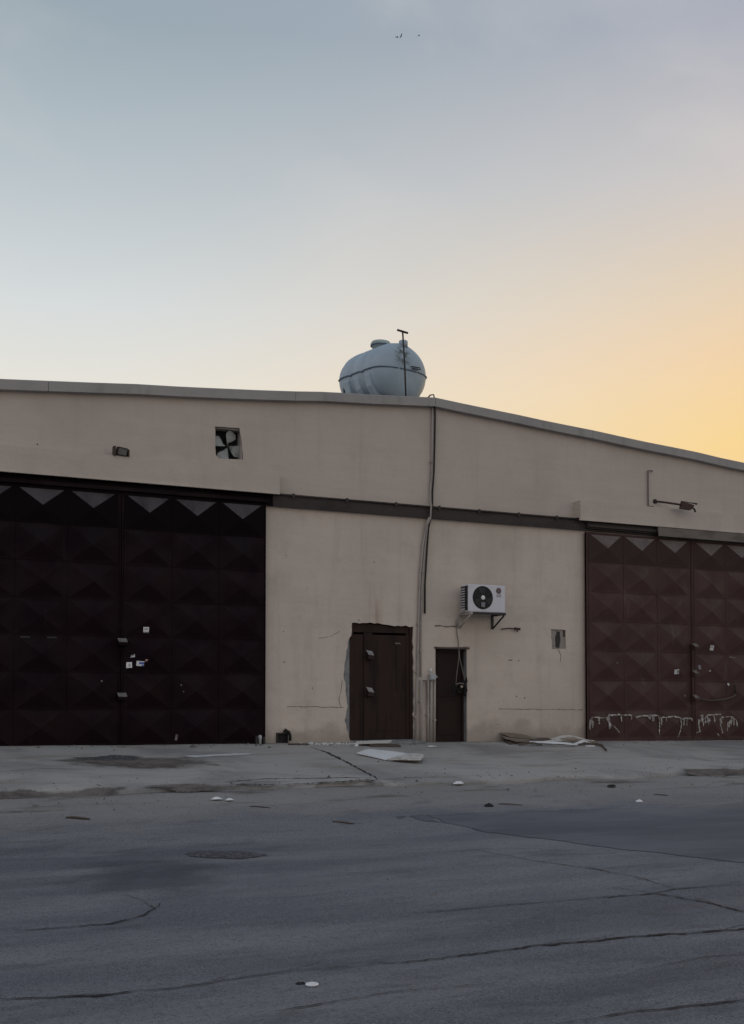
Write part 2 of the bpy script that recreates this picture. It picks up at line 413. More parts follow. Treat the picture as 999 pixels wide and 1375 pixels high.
def nz2(x, y, s, seed=0): return mn.noise(Vector((x * s, y * s, seed * 7.3)))


def road_z(x, y): return interp(-y, PROFILE[3:]) + tilt(x, y) + .012 * nz2(x, y, .5, 3) + .004 * nz2(x, y, 2.1, 5)


def apron_z(x, y): return interp(-y, PROFILE[:3]) + tilt(x, y) + .012 * nz2(x, y, .7, 1) + .005 * nz2(x, y, 2.5, 2)


def ground_z(x, y): return apron_z(x, y) if y > edge_y(x) else road_z(x, y)


def edge_y(x):
    base = -4.66 if x < -3.45 else (-5.0 if x < 1.35 else -4.72)
    return base + .14 * nz2(x, 0, .8, 9) + .06 * nz2(x, 0, 3.1, 8) + .03 * nz2(x, 0, 9, 4)


def soft_z(x, y):
    e = edge_y(x); t = max(0, min(1, (e + .06 - y) / .4)); t = t * t * (3 - 2 * t)
    return apron_z(x, max(y, -5.0)) * (1 - t) + (road_z(x, min(y, -5.02)) - .035) * t


def frange(a, b, st):
    n = max(1, int(round(abs(b - a) / st))); return [a + (b - a) * i / n for i in range(n + 1)]


def grid(xs, ys, fz):
    b = MB(); nx = len(xs)
    for j, y in enumerate(ys):
        for x in xs:
            p = fz(x, y, j); b.v.append(p)
    for j in range(len(ys) - 1):
        for i in range(nx - 1):
            b.face([j * nx + i, j * nx + i + 1, (j + 1) * nx + i + 1, (j + 1) * nx + i], 0, True)
    return b


far_x = [-900, -300, -100, -50, -30, -20]
xs = far_x + frange(-14, 14, .2) + [-v for v in reversed(far_x)]
# wide earth sheet under everything, out to the horizon
ys = [900, 300, 100, 40, 10, 1, 0, -2.5, -4.4] + frange(-4.6, -8.2, .15)[0:] + [-12, -20, -26, -40, -100, -300, -900]


def earth(x, y, j):
    if y > -.5: z = -.25
    else: z = interp(-y, PROFILE[3:]) + tilt(x, y) - .012 + (.012 * nz2(x, y, 1.1, 6) + .005 * nz2(x, y, 4, 2) if -6.4 < y < -4.2 else -.03)
    if y > -4.5: z -= .12
    if y < -22: z += .05
    return (x, y, z)


struct(grid(xs, ys, earth).build('ground', 'dirt', fix=False))
xs = [-60, -40, -25] + frange(-14, 14, .1) + [25, 40, 60]
ys = frange(-5.75, -15.5, .11) + frange(-15.8, -22, .35)


def roadf(x, y, j):
    if j == 0: y += .25 * nz2(x, 0, .5, 11) + .12 * nz2(x, 0, 2.3, 12)
    return (x, y, road_z(x, y) + (.004 if j else -.03))


ROAD = struct(grid(xs, ys, roadf).build('road', 'asphalt', fix=False))
xs = [-40, -25] + frange(-14, 14, .08) + [25, 40]
ts = frange(0, 1, .04)


def apronf(x, y, j):
    e = edge_y(x); t = min(1, y)
    yy = .02 + (e - .02) * t
    z = apron_z(x, yy)
    if t > .985: z -= .012 + .02 * abs(nz2(x, 0, 5, 3))
    if y > 1: z -= .19; yy -= .02
    return (x, yy, z)


APRON = struct(grid(xs, ts + [1.01], apronf).build('pavement', 'apron_concrete', fix=False))


def ribbon(pts, wd, name, mat, parent, zf, lift=.004, jit=.35, sub=.035, taper=True):
    """A jagged crack lying on the ground: a strip that follows the surface."""
    P = []
    for a, b in zip(pts, pts[1:]):
        n = max(1, int(math.dist(a, b) / sub))
        for i in range(n): P.append((a[0] + (b[0] - a[0]) * i / n, a[1] + (b[1] - a[1]) * i / n))
    P.append(pts[-1])
    P = [(x + jit * wd * 2.2 * nz2(x, y, 6, 21) + jit * wd * nz2(x, y, 17, 22), y + jit * wd * 2.2 * nz2(x, y, 6, 23) + jit * wd * nz2(x, y, 17, 24)) for x, y in P]
    P = [(x + random.gauss(0, wd * .22), y + random.gauss(0, wd * .22)) for x, y in P]
    b = MB()
    for i, (x, y) in enumerate(P):
        d = Vector((P[min(i + 1, len(P) - 1)][0] - P[max(i - 1, 0)][0], P[min(i + 1, len(P) - 1)][1] - P[max(i - 1, 0)][1], 0)).normalized()
        nn = Vector((-d.y, d.x, 0)); t = i / max(1, len(P) - 1)
        ww = wd * (.25 + 1.1 * abs(nz2(x, y, 3, 31)) + .7 * random.random() ** 2) * (min(1, 6 * t + .15, 6 * (1 - t) + .15) if taper else 1) / 2
        for sg in (-1, 1):
            px, py = x + nn.x * ww * sg, y + nn.y * ww * sg
            b.v.append((px, py, zf(px, py) + lift))
        if i: k = 2 * i; b.face([k - 2, k - 1, k + 1, k])
    o = b.build(name, mat, parent, fix=False)
    return o


def blob(pts, name, mat, parent, zf, lift, sub=.18, wob=.06):
    """A flat patch with an uneven outline, draped on the surface."""
    out = []
    for a, b in zip(pts, pts[1:] + pts[:1]):
        n = max(1, int(math.dist(a, b) / sub))
        out += [(a[0] + (b[0] - a[0]) * i / n, a[1] + (b[1] - a[1]) * i / n) for i in range(n)]
    out = [(x + wob * nz2(x, y, 3, 41), y + wob * nz2(x, y, 3, 42)) for x, y in out]
    x0, x1 = min(p[0] for p in out), max(p[0] for p in out); y0, y1 = min(p[1] for p in out), max(p[1] for p in out)
    bm = bmesh.new()
    vs = [bm.verts.new((x, y, 0)) for x, y in out]
    es = [bm.edges.new((vs[i], vs[(i + 1) % len(vs)])) for i in range(len(vs))]
    bmesh.ops.triangle_fill(bm, use_beauty=True, edges=es, normal=(0, 0, 1))
    st = min(max(sub * .9, .03), .14) if x1 - x0 < 4 else .3
    for k in range(1, int((x1 - x0) / st)):
        bmesh.ops.bisect_plane(bm, geom=bm.verts[:] + bm.edges[:] + bm.faces[:], plane_co=(x0 + k * st, 0, 0), plane_no=(1, 0, 0))
    for k in range(1, int((y1 - y0) / st)):
        bmesh.ops.bisect_plane(bm, geom=bm.verts[:] + bm.edges[:] + bm.faces[:], plane_co=(0, y0 + k * st, 0), plane_no=(0, 1, 0))
    b = MB(); bm.verts.index_update()
    b.v = [(v.co.x, v.co.y, zf(v.co.x, v.co.y) + lift) for v in bm.verts]
    for f in bm.faces:
        ids = [v.index for v in f.verts]
        b.face(ids if f.normal.z > 0 else ids[::-1], 0, True)
    bm.free()
    o = b.build(name, mat, parent, fix=False)
    at = o.data.attributes.new('edge', 'FLOAT', 'POINT')
    for i, v in enumerate(b.v):
        dd = 9
        for (ax_, ay_), (bx_, by_) in zip(out, out[1:] + out[:1]):
            ex, ey = bx_ - ax_, by_ - ay_; t = max(0, min(1, ((v[0] - ax_) * ex + (v[1] - ay_) * ey) / (ex * ex + ey * ey + 1e-9)))
            dd = min(dd, (v[0] - ax_ - t * ex) ** 2 + (v[1] - ay_ - t * ey) ** 2)
        at.data[i].value = math.sqrt(dd)
    return o


# darker repairs in the asphalt
blob([(-4.6, -6.75), (-3.81, -7.22), (-3.5, -8.42), (-3.17, -9.69), (-2.72, -10.82), (-1.2, -12.0), (4, -12.6), (13, -12.4), (13, -7.0), (6, -6.9), (0, -7.0)], 'asphalt_patch', 'asphalt_patch', ROAD, road_z, .009, .25, .12)
blob([(-8.7, -9.11), (-8.13, -8.05), (-7.3, -7.95), (-6.9, -8.9), (-7.1, -9.67), (-7.75, -10.45), (-8.5, -10.05)], 'asphalt_patch', 'asphalt_worn', ROAD, road_z, .007, .14, .35)
blob([(-7.18, -8.15), (-6.85, -8.0), (-6.5, -8.3), (-6.42, -8.56), (-6.8, -8.66), (-7.1, -8.5)], 'pothole', 'rough_hole', ROAD, road_z, .010, .05, .12)
CR = [
    ([(-13, -12.4), (-9.43, -12.67), (-8.98, -12.83), (-8.56, -12.86), (-8.18, -12.82), (-7.74, -12.81)], .022),
    ([(-7.72, -12.82), (-7.17, -12.89), (-6.45, -12.86), (-5.66, -12.92), (-4.83, -13.01), (-2, -13.2), (4, -13.3)], .034),
    ([(-7.3, -14.25), (-7.07, -14.23), (-6.65, -14.22), (-6.05, -14.29), (-4, -14.4)], .016),
    ([(-4.0, -12.75), (-4.41, -12.58), (-4.38, -12.25), (-4.42, -11.95), (-4.5, -11.71), (-5.03, -11.69)], .03),
    ([(-5.0, -11.68), (-5.97, -11.63), (-6.62, -11.62)], .014),
    ([(-4.5, -11.71), (-4.2, -11.63), (-3.8, -11.66), (-3.56, -11.69)], .018),
    ([(-4.2, -11.6), (-4.11, -11.08), (-4.15, -10.52), (-4.38, -9.8), (-4.49, -9.18)], .016),
    ([(-9.1, -11.03), (-8.78, -11.04), (-8.51, -11.04), (-8.27, -10.87), (-8.13, -10.65), (-8.11, -10.5)], .02),
    ([(-6.2, -13.6), (-5.6, -13.5), (-4.9, -13.65)], .01), ([(-8.3, -13.5), (-7.6, -13.42), (-7.0, -13.5)], .009),
]
rb = random.Random(3)
for pts, wd in list(CR):
    for a, b_ in zip(pts[1:], pts[2:]):
        for _ in range(1 if wd > .015 else 0):
            t = rb.random(); x, y = a[0] + (b_[0] - a[0]) * t, a[1] + (b_[1] - a[1]) * t; q = math.atan2(b_[1] - a[1], b_[0] - a[0]) + rb.uniform(-.22, .22); L = rb.uniform(.25, .7)
            CR.append(([(x, y), (x + L * .5 * math.cos(q), y + L * .5 * math.sin(q)), (x + L * math.cos(q + .12), y + L * math.sin(q + .12))], wd * .3))
for pts, wd in CR: ribbon(pts, wd, 'road_crack', 'tar', ROAD, road_z, .011)
ribbon([(-2.85, -.75), (-2.86, -1.4), (-3.0, -2.3), (-3.2, -3.4), (-3.42, -4.62)], .05, 'pavement_joint', 'tar', APRON, apron_z, .005, .25)
for pts, wd in (([(-5.6, -4.45), (-4.9, -4.2), (-4.3, -4.3), (-3.7, -4.35), (-3.42, -4.5)], .035), ([(-3.3, -4.55), (-2.7, -4.5), (-2.1, -4.6)], .02), ([(-8.4, -3.1), (-7.7, -2.7), (-7.0, -2.9)], .014), ([(.4, -3.2), (1.2, -2.9), (2.2, -3.1)], .012)):
    ribbon(pts, wd, 'pavement_crack', 'tar', APRON, apron_z, .005)
for a, b_, wd in ((-6.9, -5.9, .03), (-5.7, -3.45, .055), (-3.1, -1.9, .02), (-1.2, .2, .018)):
    n = 14; ribbon([(a + (b_ - a) * i / n, edge_y(a + (b_ - a) * i / n) - .01) for i in range(n + 1)], wd, 'pavement_crack', 'tar', APRON, lambda x, y: apron_z(x, max(y, -5)), .006, .5, .04)
for pts in ([(-9.6, -4.75), (-8.6, -4.55), (-7.9, -4.62), (-7.3, -4.5), (-6.9, -4.7), (-7.4, -5.0), (-8.3, -5.05), (-9.4, -5.2)], [(-6.9, -4.62), (-6.0, -4.5), (-5.4, -4.62), (-5.9, -4.85), (-6.6, -4.88)],
            [(1.45, -4.72), (2.6, -4.62), (5, -4.6), (5, -5.1), (3, -5.2), (1.9, -5.15)]):
    blob(pts, 'bare_earth', 'bare_earth', APRON, soft_z, .016, .1, .22)
blob([(-7.5, -1.7), (-6.2, -1.3), (-5.2, -1.7), (-4.9, -2.9), (-6.2, -3.3), (-7.2, -2.9)], 'stain', 'stain_brown', APRON, apron_z, .005, .12, .3)
# dark worn hollows and a pale streak on the pavement
blob([(-7.0, -1.7), (-6.5, -1.45), (-6.0, -1.65), (-6.1, -2.05), (-6.7, -2.05)], 'stain', 'stain_dark', APRON, apron_z, .006, .06, .2)
blob([(-5.45, -1.68), (-4.9, -1.5), (-4.2, -1.38), (-4.1, -1.6), (-4.8, -1.84), (-5.3, -1.9)], 'pale_streak', 'streak_pale', APRON, apron_z, .006, .06, .1)


def stones(name, n, fx, mat='stone_bits', s0=.006, s1=.03, big=.05):
    b = MB()
    for _ in range(n):
        x, y = fx(); r = s0 + (s1 - s0) * random.random() ** 3
        if random.random() < .02: r = big * (.6 + .6 * random.random())
        z = ground_z(x, y); k = len(b.v); a = random.random() * 6.28
        for q in range(4):
            b.v.append((x + r * math.cos(a + q * 1.57) * random.uniform(.6, 1.2), y + r * math.sin(a + q * 1.57) * random.uniform(.6, 1.2), z - .002 + r * .2 * random.random()))
        b.v.append((x + r * .2, y, z + r * random.uniform(.5, 1.0)))
        for q in range(4): b.face([k + q, k + (q + 1) % 4, k + 4])
        b.face([k + 3, k + 2, k + 1, k])
    return struct(b.build(name, mat, fix=False), 'stuff')


stones('gravel', 1500, lambda: (random.uniform(-11, 6), -4.9 + random.gauss(0, .9)), s1=.018, big=.03)
stones('grit', 900, lambda: (random.uniform(-11, 0), random.uniform(-15, -8)), s0=.003, s1=.014, big=.02)
stones('rubble', 500, lambda: (random.uniform(-10, 8), -.12 - abs(random.gauss(0, .3))), s0=.005, s1=.03, big=.05)
stones('plaster_rubble', 130, lambda: (random.gauss(-2.35, .3), -.12 - abs(random.gauss(0, .16))), mat='off_white', s0=.01, s1=.05)

# ------------------------------------------------------------------ warehouse
WH = thing('warehouse', 'long low cream plastered warehouse with shallow gable roof and two maroon steel gates', 'warehouse', (0, 0, 0))


def roof_z(x): return 6.541 - (.0779 * -(x + .05) if x < -.05 else .0715 * (x + .05))


HALF = 15.0


def jag(p, q, n, amp, seed):
    """points from p towards q (q left out), roughened like broken plaster"""
    rr = random.Random(seed); o = []
    dx, dz = q[0] - p[0], q[1] - p[1]; L = math.hypot(dx, dz)
    for i in range(n):
        t = i / n; a = rr.uniform(-amp, amp) if i else 0
        o.append((p[0] + dx * t - dz / L * a, p[1] + dz * t + dx / L * a))
    return o


def chain(pts, ns, amps, seed):
    o = []
    for i in range(len(pts)): o += jag(pts[i], pts[(i + 1) % len(pts)], ns[i], amps[i], seed + i)
    return o


door_hole = chain([(-.463, .05), (-.46, 1.0), (-.47, 2.17), (-.95, 2.18), (-1.2, 2.215), (-1.735, 2.205), (-1.745, 2.01), (-1.80, 1.90), (-1.85, 1.62), (-1.905, 1.27), (-1.865, .95), (-1.82, .68), (-1.885, .42), (-1.77, .05)],
                  [12, 12, 6, 3, 7, 3, 3, 4, 4, 4, 4, 4, 5, 1], [.022, .018, .014, .01, .012, .005, .015, .012, .014, .016, .016, .018, .012, 0], 50)
small_hole = [(0, -.1), (.69, -.1), (.69, 1.765), (0, 1.765)]
fan_hole = chain([(-4.34, 5.06), (-4.28, 5.0), (-3.84, 5.02), (-3.86, 5.3), (-3.91, 5.575), (-4.36, 5.555)], [1, 3, 3, 3, 3, 4], [.005] * 6, 70)
niche_hole = chain([(2.65, 1.80), (2.99, 1.815), (2.985, 2.19), (2.63, 2.2)], [3, 3, 3, 3], [.008] * 4, 80)
drain_hole = chain([(-3.215, -.1), (-2.99, -.1), (-2.985, .2), (-3.205, .215)], [1, 3, 3, 3], [.01] * 4, 90)


def wall_layer(name, mat, holes, y0, y1, top_off):
    outer = [(-HALF, -.6), (HALF, -.6), (HALF, roof_z(HALF) + top_off), (-.05, roof_z(-.05) + top_off), (-HALF, roof_z(-HALF) + top_off)]
    loops = [outer] + holes
    bm = bmesh.new(); es = []
    for lp in loops:
        vs = [bm.verts.new((x, 0, z)) for x, z in lp]
        es += [bm.edges.new((vs[i], vs[(i + 1) % len(vs)])) for i in range(len(vs))]
    bmesh.ops.triangle_fill(bm, use_beauty=True, edges=es, normal=(0, -1, 0))
    bm.verts.index_update(); b = MB()
    n = len(bm.verts); co = [(v.co.x, v.co.z) for v in bm.verts]
    b.v = [(x, y0, z) for x, z in co] + [(x, y1, z) for x, z in co]
    for f in bm.faces:
        ids = [v.index for v in f.verts]; b.face(ids); b.face([n + i for i in reversed(ids)])
    bm.free(); k = 0
    for lp in loops:
        c = len(lp)
        for i in range(c):
            a, d = k + i, k + (i + 1) % c; b.face([a, d, n + d, n + a])
        k += c
    return b.build(name, mat, WH)


wall_layer('plaster_wall', 'plaster', [door_hole, small_hole, fan_hole, niche_hole, drain_hole], 0, .03, -.06)
wall_layer('block_wall', 'cement', [[(-1.775, .05), (-.465, .05), (-.465, 2.24), (-1.775, 2.24)], [(0.003, -.1), (.687, -.1), (.687, 1.762), (0.003, 1.762)], [(-4.36, 5.0), (-3.85, 5.0), (-3.85, 5.56), (-4.36, 5.56)],
                                   [(-3.2, -.1), (-3.0, -.1), (-3.0, .2), (-3.2, .2)]], .0301, .26, -.062)
bx('inner_room', 'rubber', WH, -4.5, 1.0, .75, .8, -.6, 6.0)
for sx in (-1, 1):
    bx('side_wall', 'plaster', WH, *sorted((sx * HALF, sx * (HALF - .25))), .262, 30, -.6, roof_z(sx * HALF) - .1)
bx('back_wall', 'plaster', WH, -HALF + .26, HALF - .26, 29.75, 30, -.6, 5.2)
for sx in (-1, 1):
    xe, zr, ze = sx * (HALF + .1), roof_z(-.05) - .1, roof_z(sx * (HALF + .1)) - .1
    pl = [(-.05, zr), (xe, ze), (xe, ze - .06), (-.05, zr - .06)]
    MB().prism(pl, .12, 30.1).build('roof', 'roof_sheet', WH)
# the parapet cap: precast lengths butted end to end
for a, b_ in ((-HALF, -11.2), (-11.2, -7.2), (-7.2, -2.9), (-2.9, -.05), (-.05, 3.6), (3.6, 7.7), (7.7, 11.5), (11.5, HALF)):
    n = 6; mb = MB(); xs_ = [a + .004 + (b_ - a - .008) * i / n for i in range(n + 1)]
    for x in xs_:
        j = .014 * nz2(x, 0, 1.2, 14); jz = .018 * nz2(x, 0, .9, 15); z = roof_z(x) + jz
        mb.v += [(x, -.12 + j, z - .17), (x, -.12 + j, z - .012), (x, -.105 + j, z), (x, .24, z), (x, .24, z - .17)]
    for i in range(n):
        for q in range(5):
            mb.face([i * 5 + q, i * 5 + (q + 1) % 5, (i + 1) * 5 + (q + 1) % 5, (i + 1) * 5 + q])
    mb.face([0, 1, 2, 3, 4]); mb.face([n * 5 + q for q in (4, 3, 2, 1, 0)])
    mb.build('parapet_cap', 'coping', WH)
# long steel gate track under the upper wall: a channel with two lips
for xa, xb, mt_ in ((-HALF + .3, -3.30, 'maroon_paint'), (-3.298, HALF - .3, 'beam_steel')):  # left length near black: deep shade under the box put into its colour
    MB().box(xa, xb, -.05, -.002, 4.235, 4.46).box(xa, xb, -.085, -.0505, 4.435, 4.4605).box(xa, xb, -.075, -.0505, 4.23, 4.252).build('gate_track', mt_, WH)
for x in (-2.95, -1.9, -.9, .02, .9, 1.8, 2.7): bx('track_clip', 'beam_steel', WH, x, x + .05, -.093, -.0855, 4.4, 4.475)
# plaster boxes over the gates, hollow underneath
for x0, x1, z0, z1 in ((-HALF + .2, -3.235, 4.42, 4.84), (3.205, HALF - .2, 4.40, 4.80)):
    mb = MB().box(x0, x1, -.22, -.17, z0, z1).box(x0, x1, -.1699, -.002, z1 - .05, z1)
    e0, e1 = (x1 - .05, x1) if x1 < 0 else (x0, x0 + .05)
    mb.box(e0, e1, -.1698, -.0025, z0 + .065, z1 - .0505)
    mb.build('track_box', 'plaster', WH)
MB().box(5.17, HALF - .4, -.236, -.2215, 4.20, 4.385).box(5.17, HALF - .4, -.2213, -.19, 4.30, 4.385).build('track_flashing', 'flashing_steel', WH)
bx('track_rail', 'beam_steel', WH, 3.45, 5.168, -.165, -.125, 4.29, 4.33)
bx('track_rail', 'beam_steel', WH, 3.45, 9.0, -.120, -.09, 4.262, 4.40)
bx('track_rail', 'maroon_paint', WH, -9.0, -3.4, -.165, -.1, 4.27, 4.33)


def wall_ribbon(pts, wd, name, mat, parent=WH, y=-.002, sub=.05, jit=.5):
    P = []
    for a, b in zip(pts, pts[1:]):
        n = max(1, int(math.dist(a, b) / sub)); P += [(a[0] + (b[0] - a[0]) * i / n, a[1] + (b[1] - a[1]) * i / n) for i in range(n)]
    P.append(pts[-1]); b = MB()
    for i, (x, z) in enumerate(P):
        q0, q1 = P[max(0, i - 1)], P[min(len(P) - 1, i + 1)]
        d = Vector((q1[0] - q0[0], q1[1] - q0[1])).normalized(); nx, nzv = -d.y, d.x
        x += jit * wd * nz2(x, z, 8, 61); z += jit * wd * nz2(x, z, 8, 62) * 2
        h = wd / 2 * (.5 + random.random() * .8)
        b.v += [(x - nx * h, y, z - nzv * h), (x + nx * h, y, z + nzv * h)]
        if i: k = 2 * i; b.face([k - 2, k, k + 1, k - 1])
    return b.build(name, mat, parent, fix=False)


for pts, wd in (([(-3.0, .675), (-2.5, .67), (-1.9, .655)], .011), ([(1.4, .612), (2.4, .6), (3.4, .586)], .011), ([(-1.96, .66), (-2.0, .8), (-1.95, 1.0), (-1.93, 1.15)], .009),
                ([(-.01, 2.2), (.2, 2.195), (.44, 2.184)], .022), ([(-.0, 1.79), (.35, 1.785), (.75, 1.8)], .016), ([(-2.4, 1.9), (-2.15, 1.95), (-1.98, 2.05)], .007),
                ([(2.8, 1.79), (2.86, 1.68), (2.85, 1.55)], .014), ([(1.62, 1.56), (1.72, 1.57)], .02)):
    wall_ribbon(pts, wd, 'wall_crack', 'crack_brown')
for x, z in ((-3.024, 3.371), (-1.285, 3.34), (-3.077, 2.011), (-3.061, 1.468), (-2.517, 1.006), (1.363, .308), (1.866, 1.561), (1.81, .858), (2.001, .829), (-7.35, 4.95), (-1.6, 2.26)):
    r = random.uniform(.008, .014)
    MB().lathe((x, -.003, z), [(r, 0), (r * .6, .002)], (0, 1, 0), 7).build('wall_pit', 'rubber', WH)
# patched recess right of the air conditioner
bx('niche_back', 'sign_rust', WH, 2.63, 2.99, .0285, .0299, 1.8, 2.2)
MB().prism(chain([(2.76, 1.84), (2.84, 1.83), (2.87, 1.98), (2.86, 2.15), (2.79, 2.17), (2.75, 2.0)], [3] * 6, [.012] * 6, 33), .018, .0284).build('niche_tear', 'iron', WH)
wall_ribbon([(2.95, 2.18), (2.955, 2.05)], .035, 'niche_tear', 'iron', WH, .02)
wall_ribbon([(2.645, 2.05), (2.64, 1.82)], .035, 'niche_tear', 'iron', WH, .02)

# ------------------------------------------------------------------ gates: folded pyramid panels on leaves
DEP = .07


def panel_mesh(pw, ph, mat, seed):
    rr = random.Random(seed); me = bpy.data.meshes.new('gate_panel')
    bxm, bzm = .062, .038
    cx, cz = pw / 2 + rr.uniform(-.012, .012), ph / 2 - .012 + rr.uniform(-.012, .012)
    d = DEP * rr.uniform(.9, 1.08); g = .004
    v = [(g, 0, g), (pw - g, 0, g), (pw - g, 0, ph - g), (g, 0, ph - g), (g, -.008, g), (pw - g, -.008, g), (pw - g, -.008, ph - g), (g, -.008, ph - g),
         (bxm, -.011, bzm), (pw - bxm, -.011, bzm), (pw - bxm, -.011, ph - bzm), (bxm, -.011, ph - bzm), (cx, -d, cz)]
    f = [(0, 1, 5, 4), (1, 2, 6, 5), (2, 3, 7, 6), (3, 0, 4, 7), (4, 5, 9, 8), (5, 6, 10, 9), (6, 7, 11, 10), (7, 4, 8, 11), (8, 9, 12), (9, 10, 12), (10, 11, 12), (11, 8, 12)]
    me.from_pydata(v, [], f); me.materials.append(MATS[mat])
    b = bmesh.new(); b.from_mesh(me)
    b.to_mesh(me); b.free(); me.update(); return me


def on_panel(x, z, leaf):
    """y of the folded sheet and its tilt at a point of a leaf"""
    x0, pw, ph, zb = leaf
    u, v = (x - x0) % pw, (z - zb) % ph
    if not (0 <= x - x0 <= pw * 3): return -.108, (0, 0)
    du, dv = min(u, pw - u) - .062, min(v, ph - v) - .038
    if du <= 0 or dv <= 0: return -.111, (0, 0)
    a, b = du / (pw / 2 - .062), dv / (ph / 2 - .038)
    t = min(a, b); y = -.111 - (DEP - .011) * t
    if a < b: return y, ((DEP - .011) / (pw / 2 - .062) * (-1 if u < pw / 2 else 1), 0)
    return y, (0, (DEP - .011) / (ph / 2 - .038) * (-1 if v < ph / 2 else 1))


def gate_leaf(x0, x1, px0, pw, zb, mats, label):
    leaf = MB().box(x0, x1, -.10, -.065, zb + .0, zb + 4.215).build('gate_leaf', mats[0], WH, origin=(x0, -.1, zb))
    leaf['label'] = label
    fr = MB().box(x0, x0 + .02, -.114, -.05, zb - .045, zb + 4.2).box(x1 - .02, x1, -.114, -.05, zb - .045, zb + 4.2).box(x0 + .0202, x1 - .0202, -.112, -.052, zb - .05, zb + .03)
    fr.build('leaf_frame', mats[0], leaf, bevel=.004)
    sh = [panel_mesh(pw, .6, mats[0], k) for k in range(4)]; shd = [panel_mesh(pw, .6, mats[1], k) for k in range(2)]
    for r in range(7):
        for c in range(3):
            o = bpy.data.objects.new('gate_panel', random.choice(shd if r == 6 else sh)); COL.objects.link(o)
            o.parent = leaf; o.location = (px0 + c * pw - x0, -.0003, r * .6)
            o.rotation_euler = (random.gauss(0, .006), 0, random.gauss(0, .006))
    return leaf, (px0, pw, .6, zb)


GL1 = gate_leaf(-5.99, -3.45, -5.955, .824, .045, ('maroon_paint', 'maroon_dusty'), 'near black maroon gate leaf with paper stickers by its edge')
GL2 = gate_leaf(-8.56, -6.0, -8.52, .824, .05, ('maroon_paint', 'maroon_dusty'), 'near black maroon gate leaf cut by the left edge of the photo')
GR1 = gate_leaf(3.42, 6.15, 3.475, .872, -.02, ('brown_paint', 'brown_dusty'), 'brown gate leaf with white drips along its foot')
GR2 = gate_leaf(6.16, 8.9, 6.215, .872, -.03, ('brown_paint', 'brown_dusty'), 'brown gate leaf with rope handle cut by the right edge of the photo')
for L in (GL1, GL2):   # wooden-looking stiffener along the foot
    pass


def lock_hood(x, z, leaf, w=.13, h=.12, d=.13, mat=('brown_paint', 'dusty_grey')):
    mb = MB(); y0 = -.13
    mb.prism([(y0, z), (y0, z + h), (y0 - .025, z + h), (y0 - d, z + h * .45), (y0 - d, z)], x - w / 2, x + w / 2, 'x')
    for i, f in enumerate(mb.f):
        pass
    mb.mi[4] = 1; mb.mi[3] = 1
    return mb.build('lock_hood', mat, leaf, bevel=.004)


for z in (1.70, .80): lock_hood(-5.985, z, GL1[0], .15, mat=('maroon_paint', 'dusty_grey'))
for z in (1.86, 1.29, .77): lock_hood(6.155, z, GR1[0], .12)
bx('lock_bar', 'brown_paint', GR1[0], 6.10, 6.14, -.165, -.135, .72, 1.95)


def sticker(x, z, w, h, leaf, mat, kind='sticker', rot=0., marks=(), label=None, curl=0):
    y, (sx, sz) = on_panel(x, z, leaf[1])
    # tangent axes of the folded sheet
    ux = Vector((1, sx, 0)).normalized(); uz = Vector((0, sz, 1)).normalized(); nrm = ux.cross(uz).normalized()
    if nrm.y > 0: nrm = -nrm
    ca, sa = math.cos(rot), math.sin(rot); a = ux * ca + uz * sa; b = uz * ca - ux * sa
    c = Vector((x, y, z)); mb = MB(); mats = [mat]

    def quad(u0, u1, v0, v1, lift, mi):
        k = len(mb.v)
        for (u, v, q) in ((u0, v0, .0), (u1, v0, .0), (u1, v1, .0), (u0, v1, .0), (u0, v0, 1.), (u1, v0, 1.), (u1, v1, 1.), (u0, v1, 1.)):
            mb.v.append(tuple(c + a * u * w + b * v * h + nrm * (lift * q)))
        for q in ((4, 5, 6, 7), (0, 1, 5, 4), (1, 2, 6, 5), (2, 3, 7, 6), (3, 0, 4, 7)): mb.face([k + i for i in q], mi)
    quad(-.5, .5, -.5, .5, .004, 0)
    for (u0, u1, v0, v1, mt) in marks:
        if mt not in mats: mats.append(mt)
        quad(u0, u1, v0, v1, .0055, mats.index(mt))
    o = mb.build(kind, mats, leaf[0], fix=False)
    if label: o['label'] = label
    return o


LINES = [(-.35, .35, .18, .3, 'grey_print'), (-.35, .2, -.02, .08, 'grey_print'), (-.35, .3, -.3, -.2, 'grey_print')]
sticker(-5.577, 1.969, .095, .1, GL1, 'white_plastic', marks=[(-.35, .35, .05, .14, 'grey_print'), (-.5, .5, -.5, -.3, 'grey_print'), (-.3, .3, .25, .32, 'grey_print')], label='white paper sticker with a grey foot band')
sticker(-5.806, 1.547, .085, .08, GL1, 'off_white', rot=.12, marks=[(-.3, .3, -.2, .0, 'grey_print')], label='greyed paper sticker')
sticker(-5.855, 1.379, .095, .095, GL1, 'white_plastic', rot=.05, marks=[(-.1, .25, -.3, .25, 'off_white'), (-.05, .2, .12, .17, 'grey_print'), (-.05, .2, -.08, -.03, 'grey_print'), (-.05, .2, -.26, -.21, 'grey_print')], label='plain white square sticker')
sticker(-5.674, 1.406, .13, .085, GL1, 'white_plastic', rot=-.06, marks=[(-.15, .5, -.12, .3, 'blue_print'), (.2, .5, -.5, -.25, 'blue_print')], label='blue and white sticker')
sticker(-5.561, 1.457, .07, .045, GL1, 'red_print', marks=[(-.45, .1, 0, .4, 'off_white')], label='torn red and white sticker')
for x, z, w_, h_, r_ in ((-6.308, 1.11, .03, .025, .5), (-5.336, .897, .03, .05, .2), (-5.30, .85, .08, .015, -.4), (-5.044, .167, .04, .1, -.2), (-4.97, 1.05, .02, .03, 0), (-4.93, .94, .02, .02, .3)):
    sticker(x, z, w_, h_, GL1 if x > -5.99 else GL2, 'dusty_grey' if abs(x + 5.336) > .01 else 'white_plastic', 'paint_chip', r_)
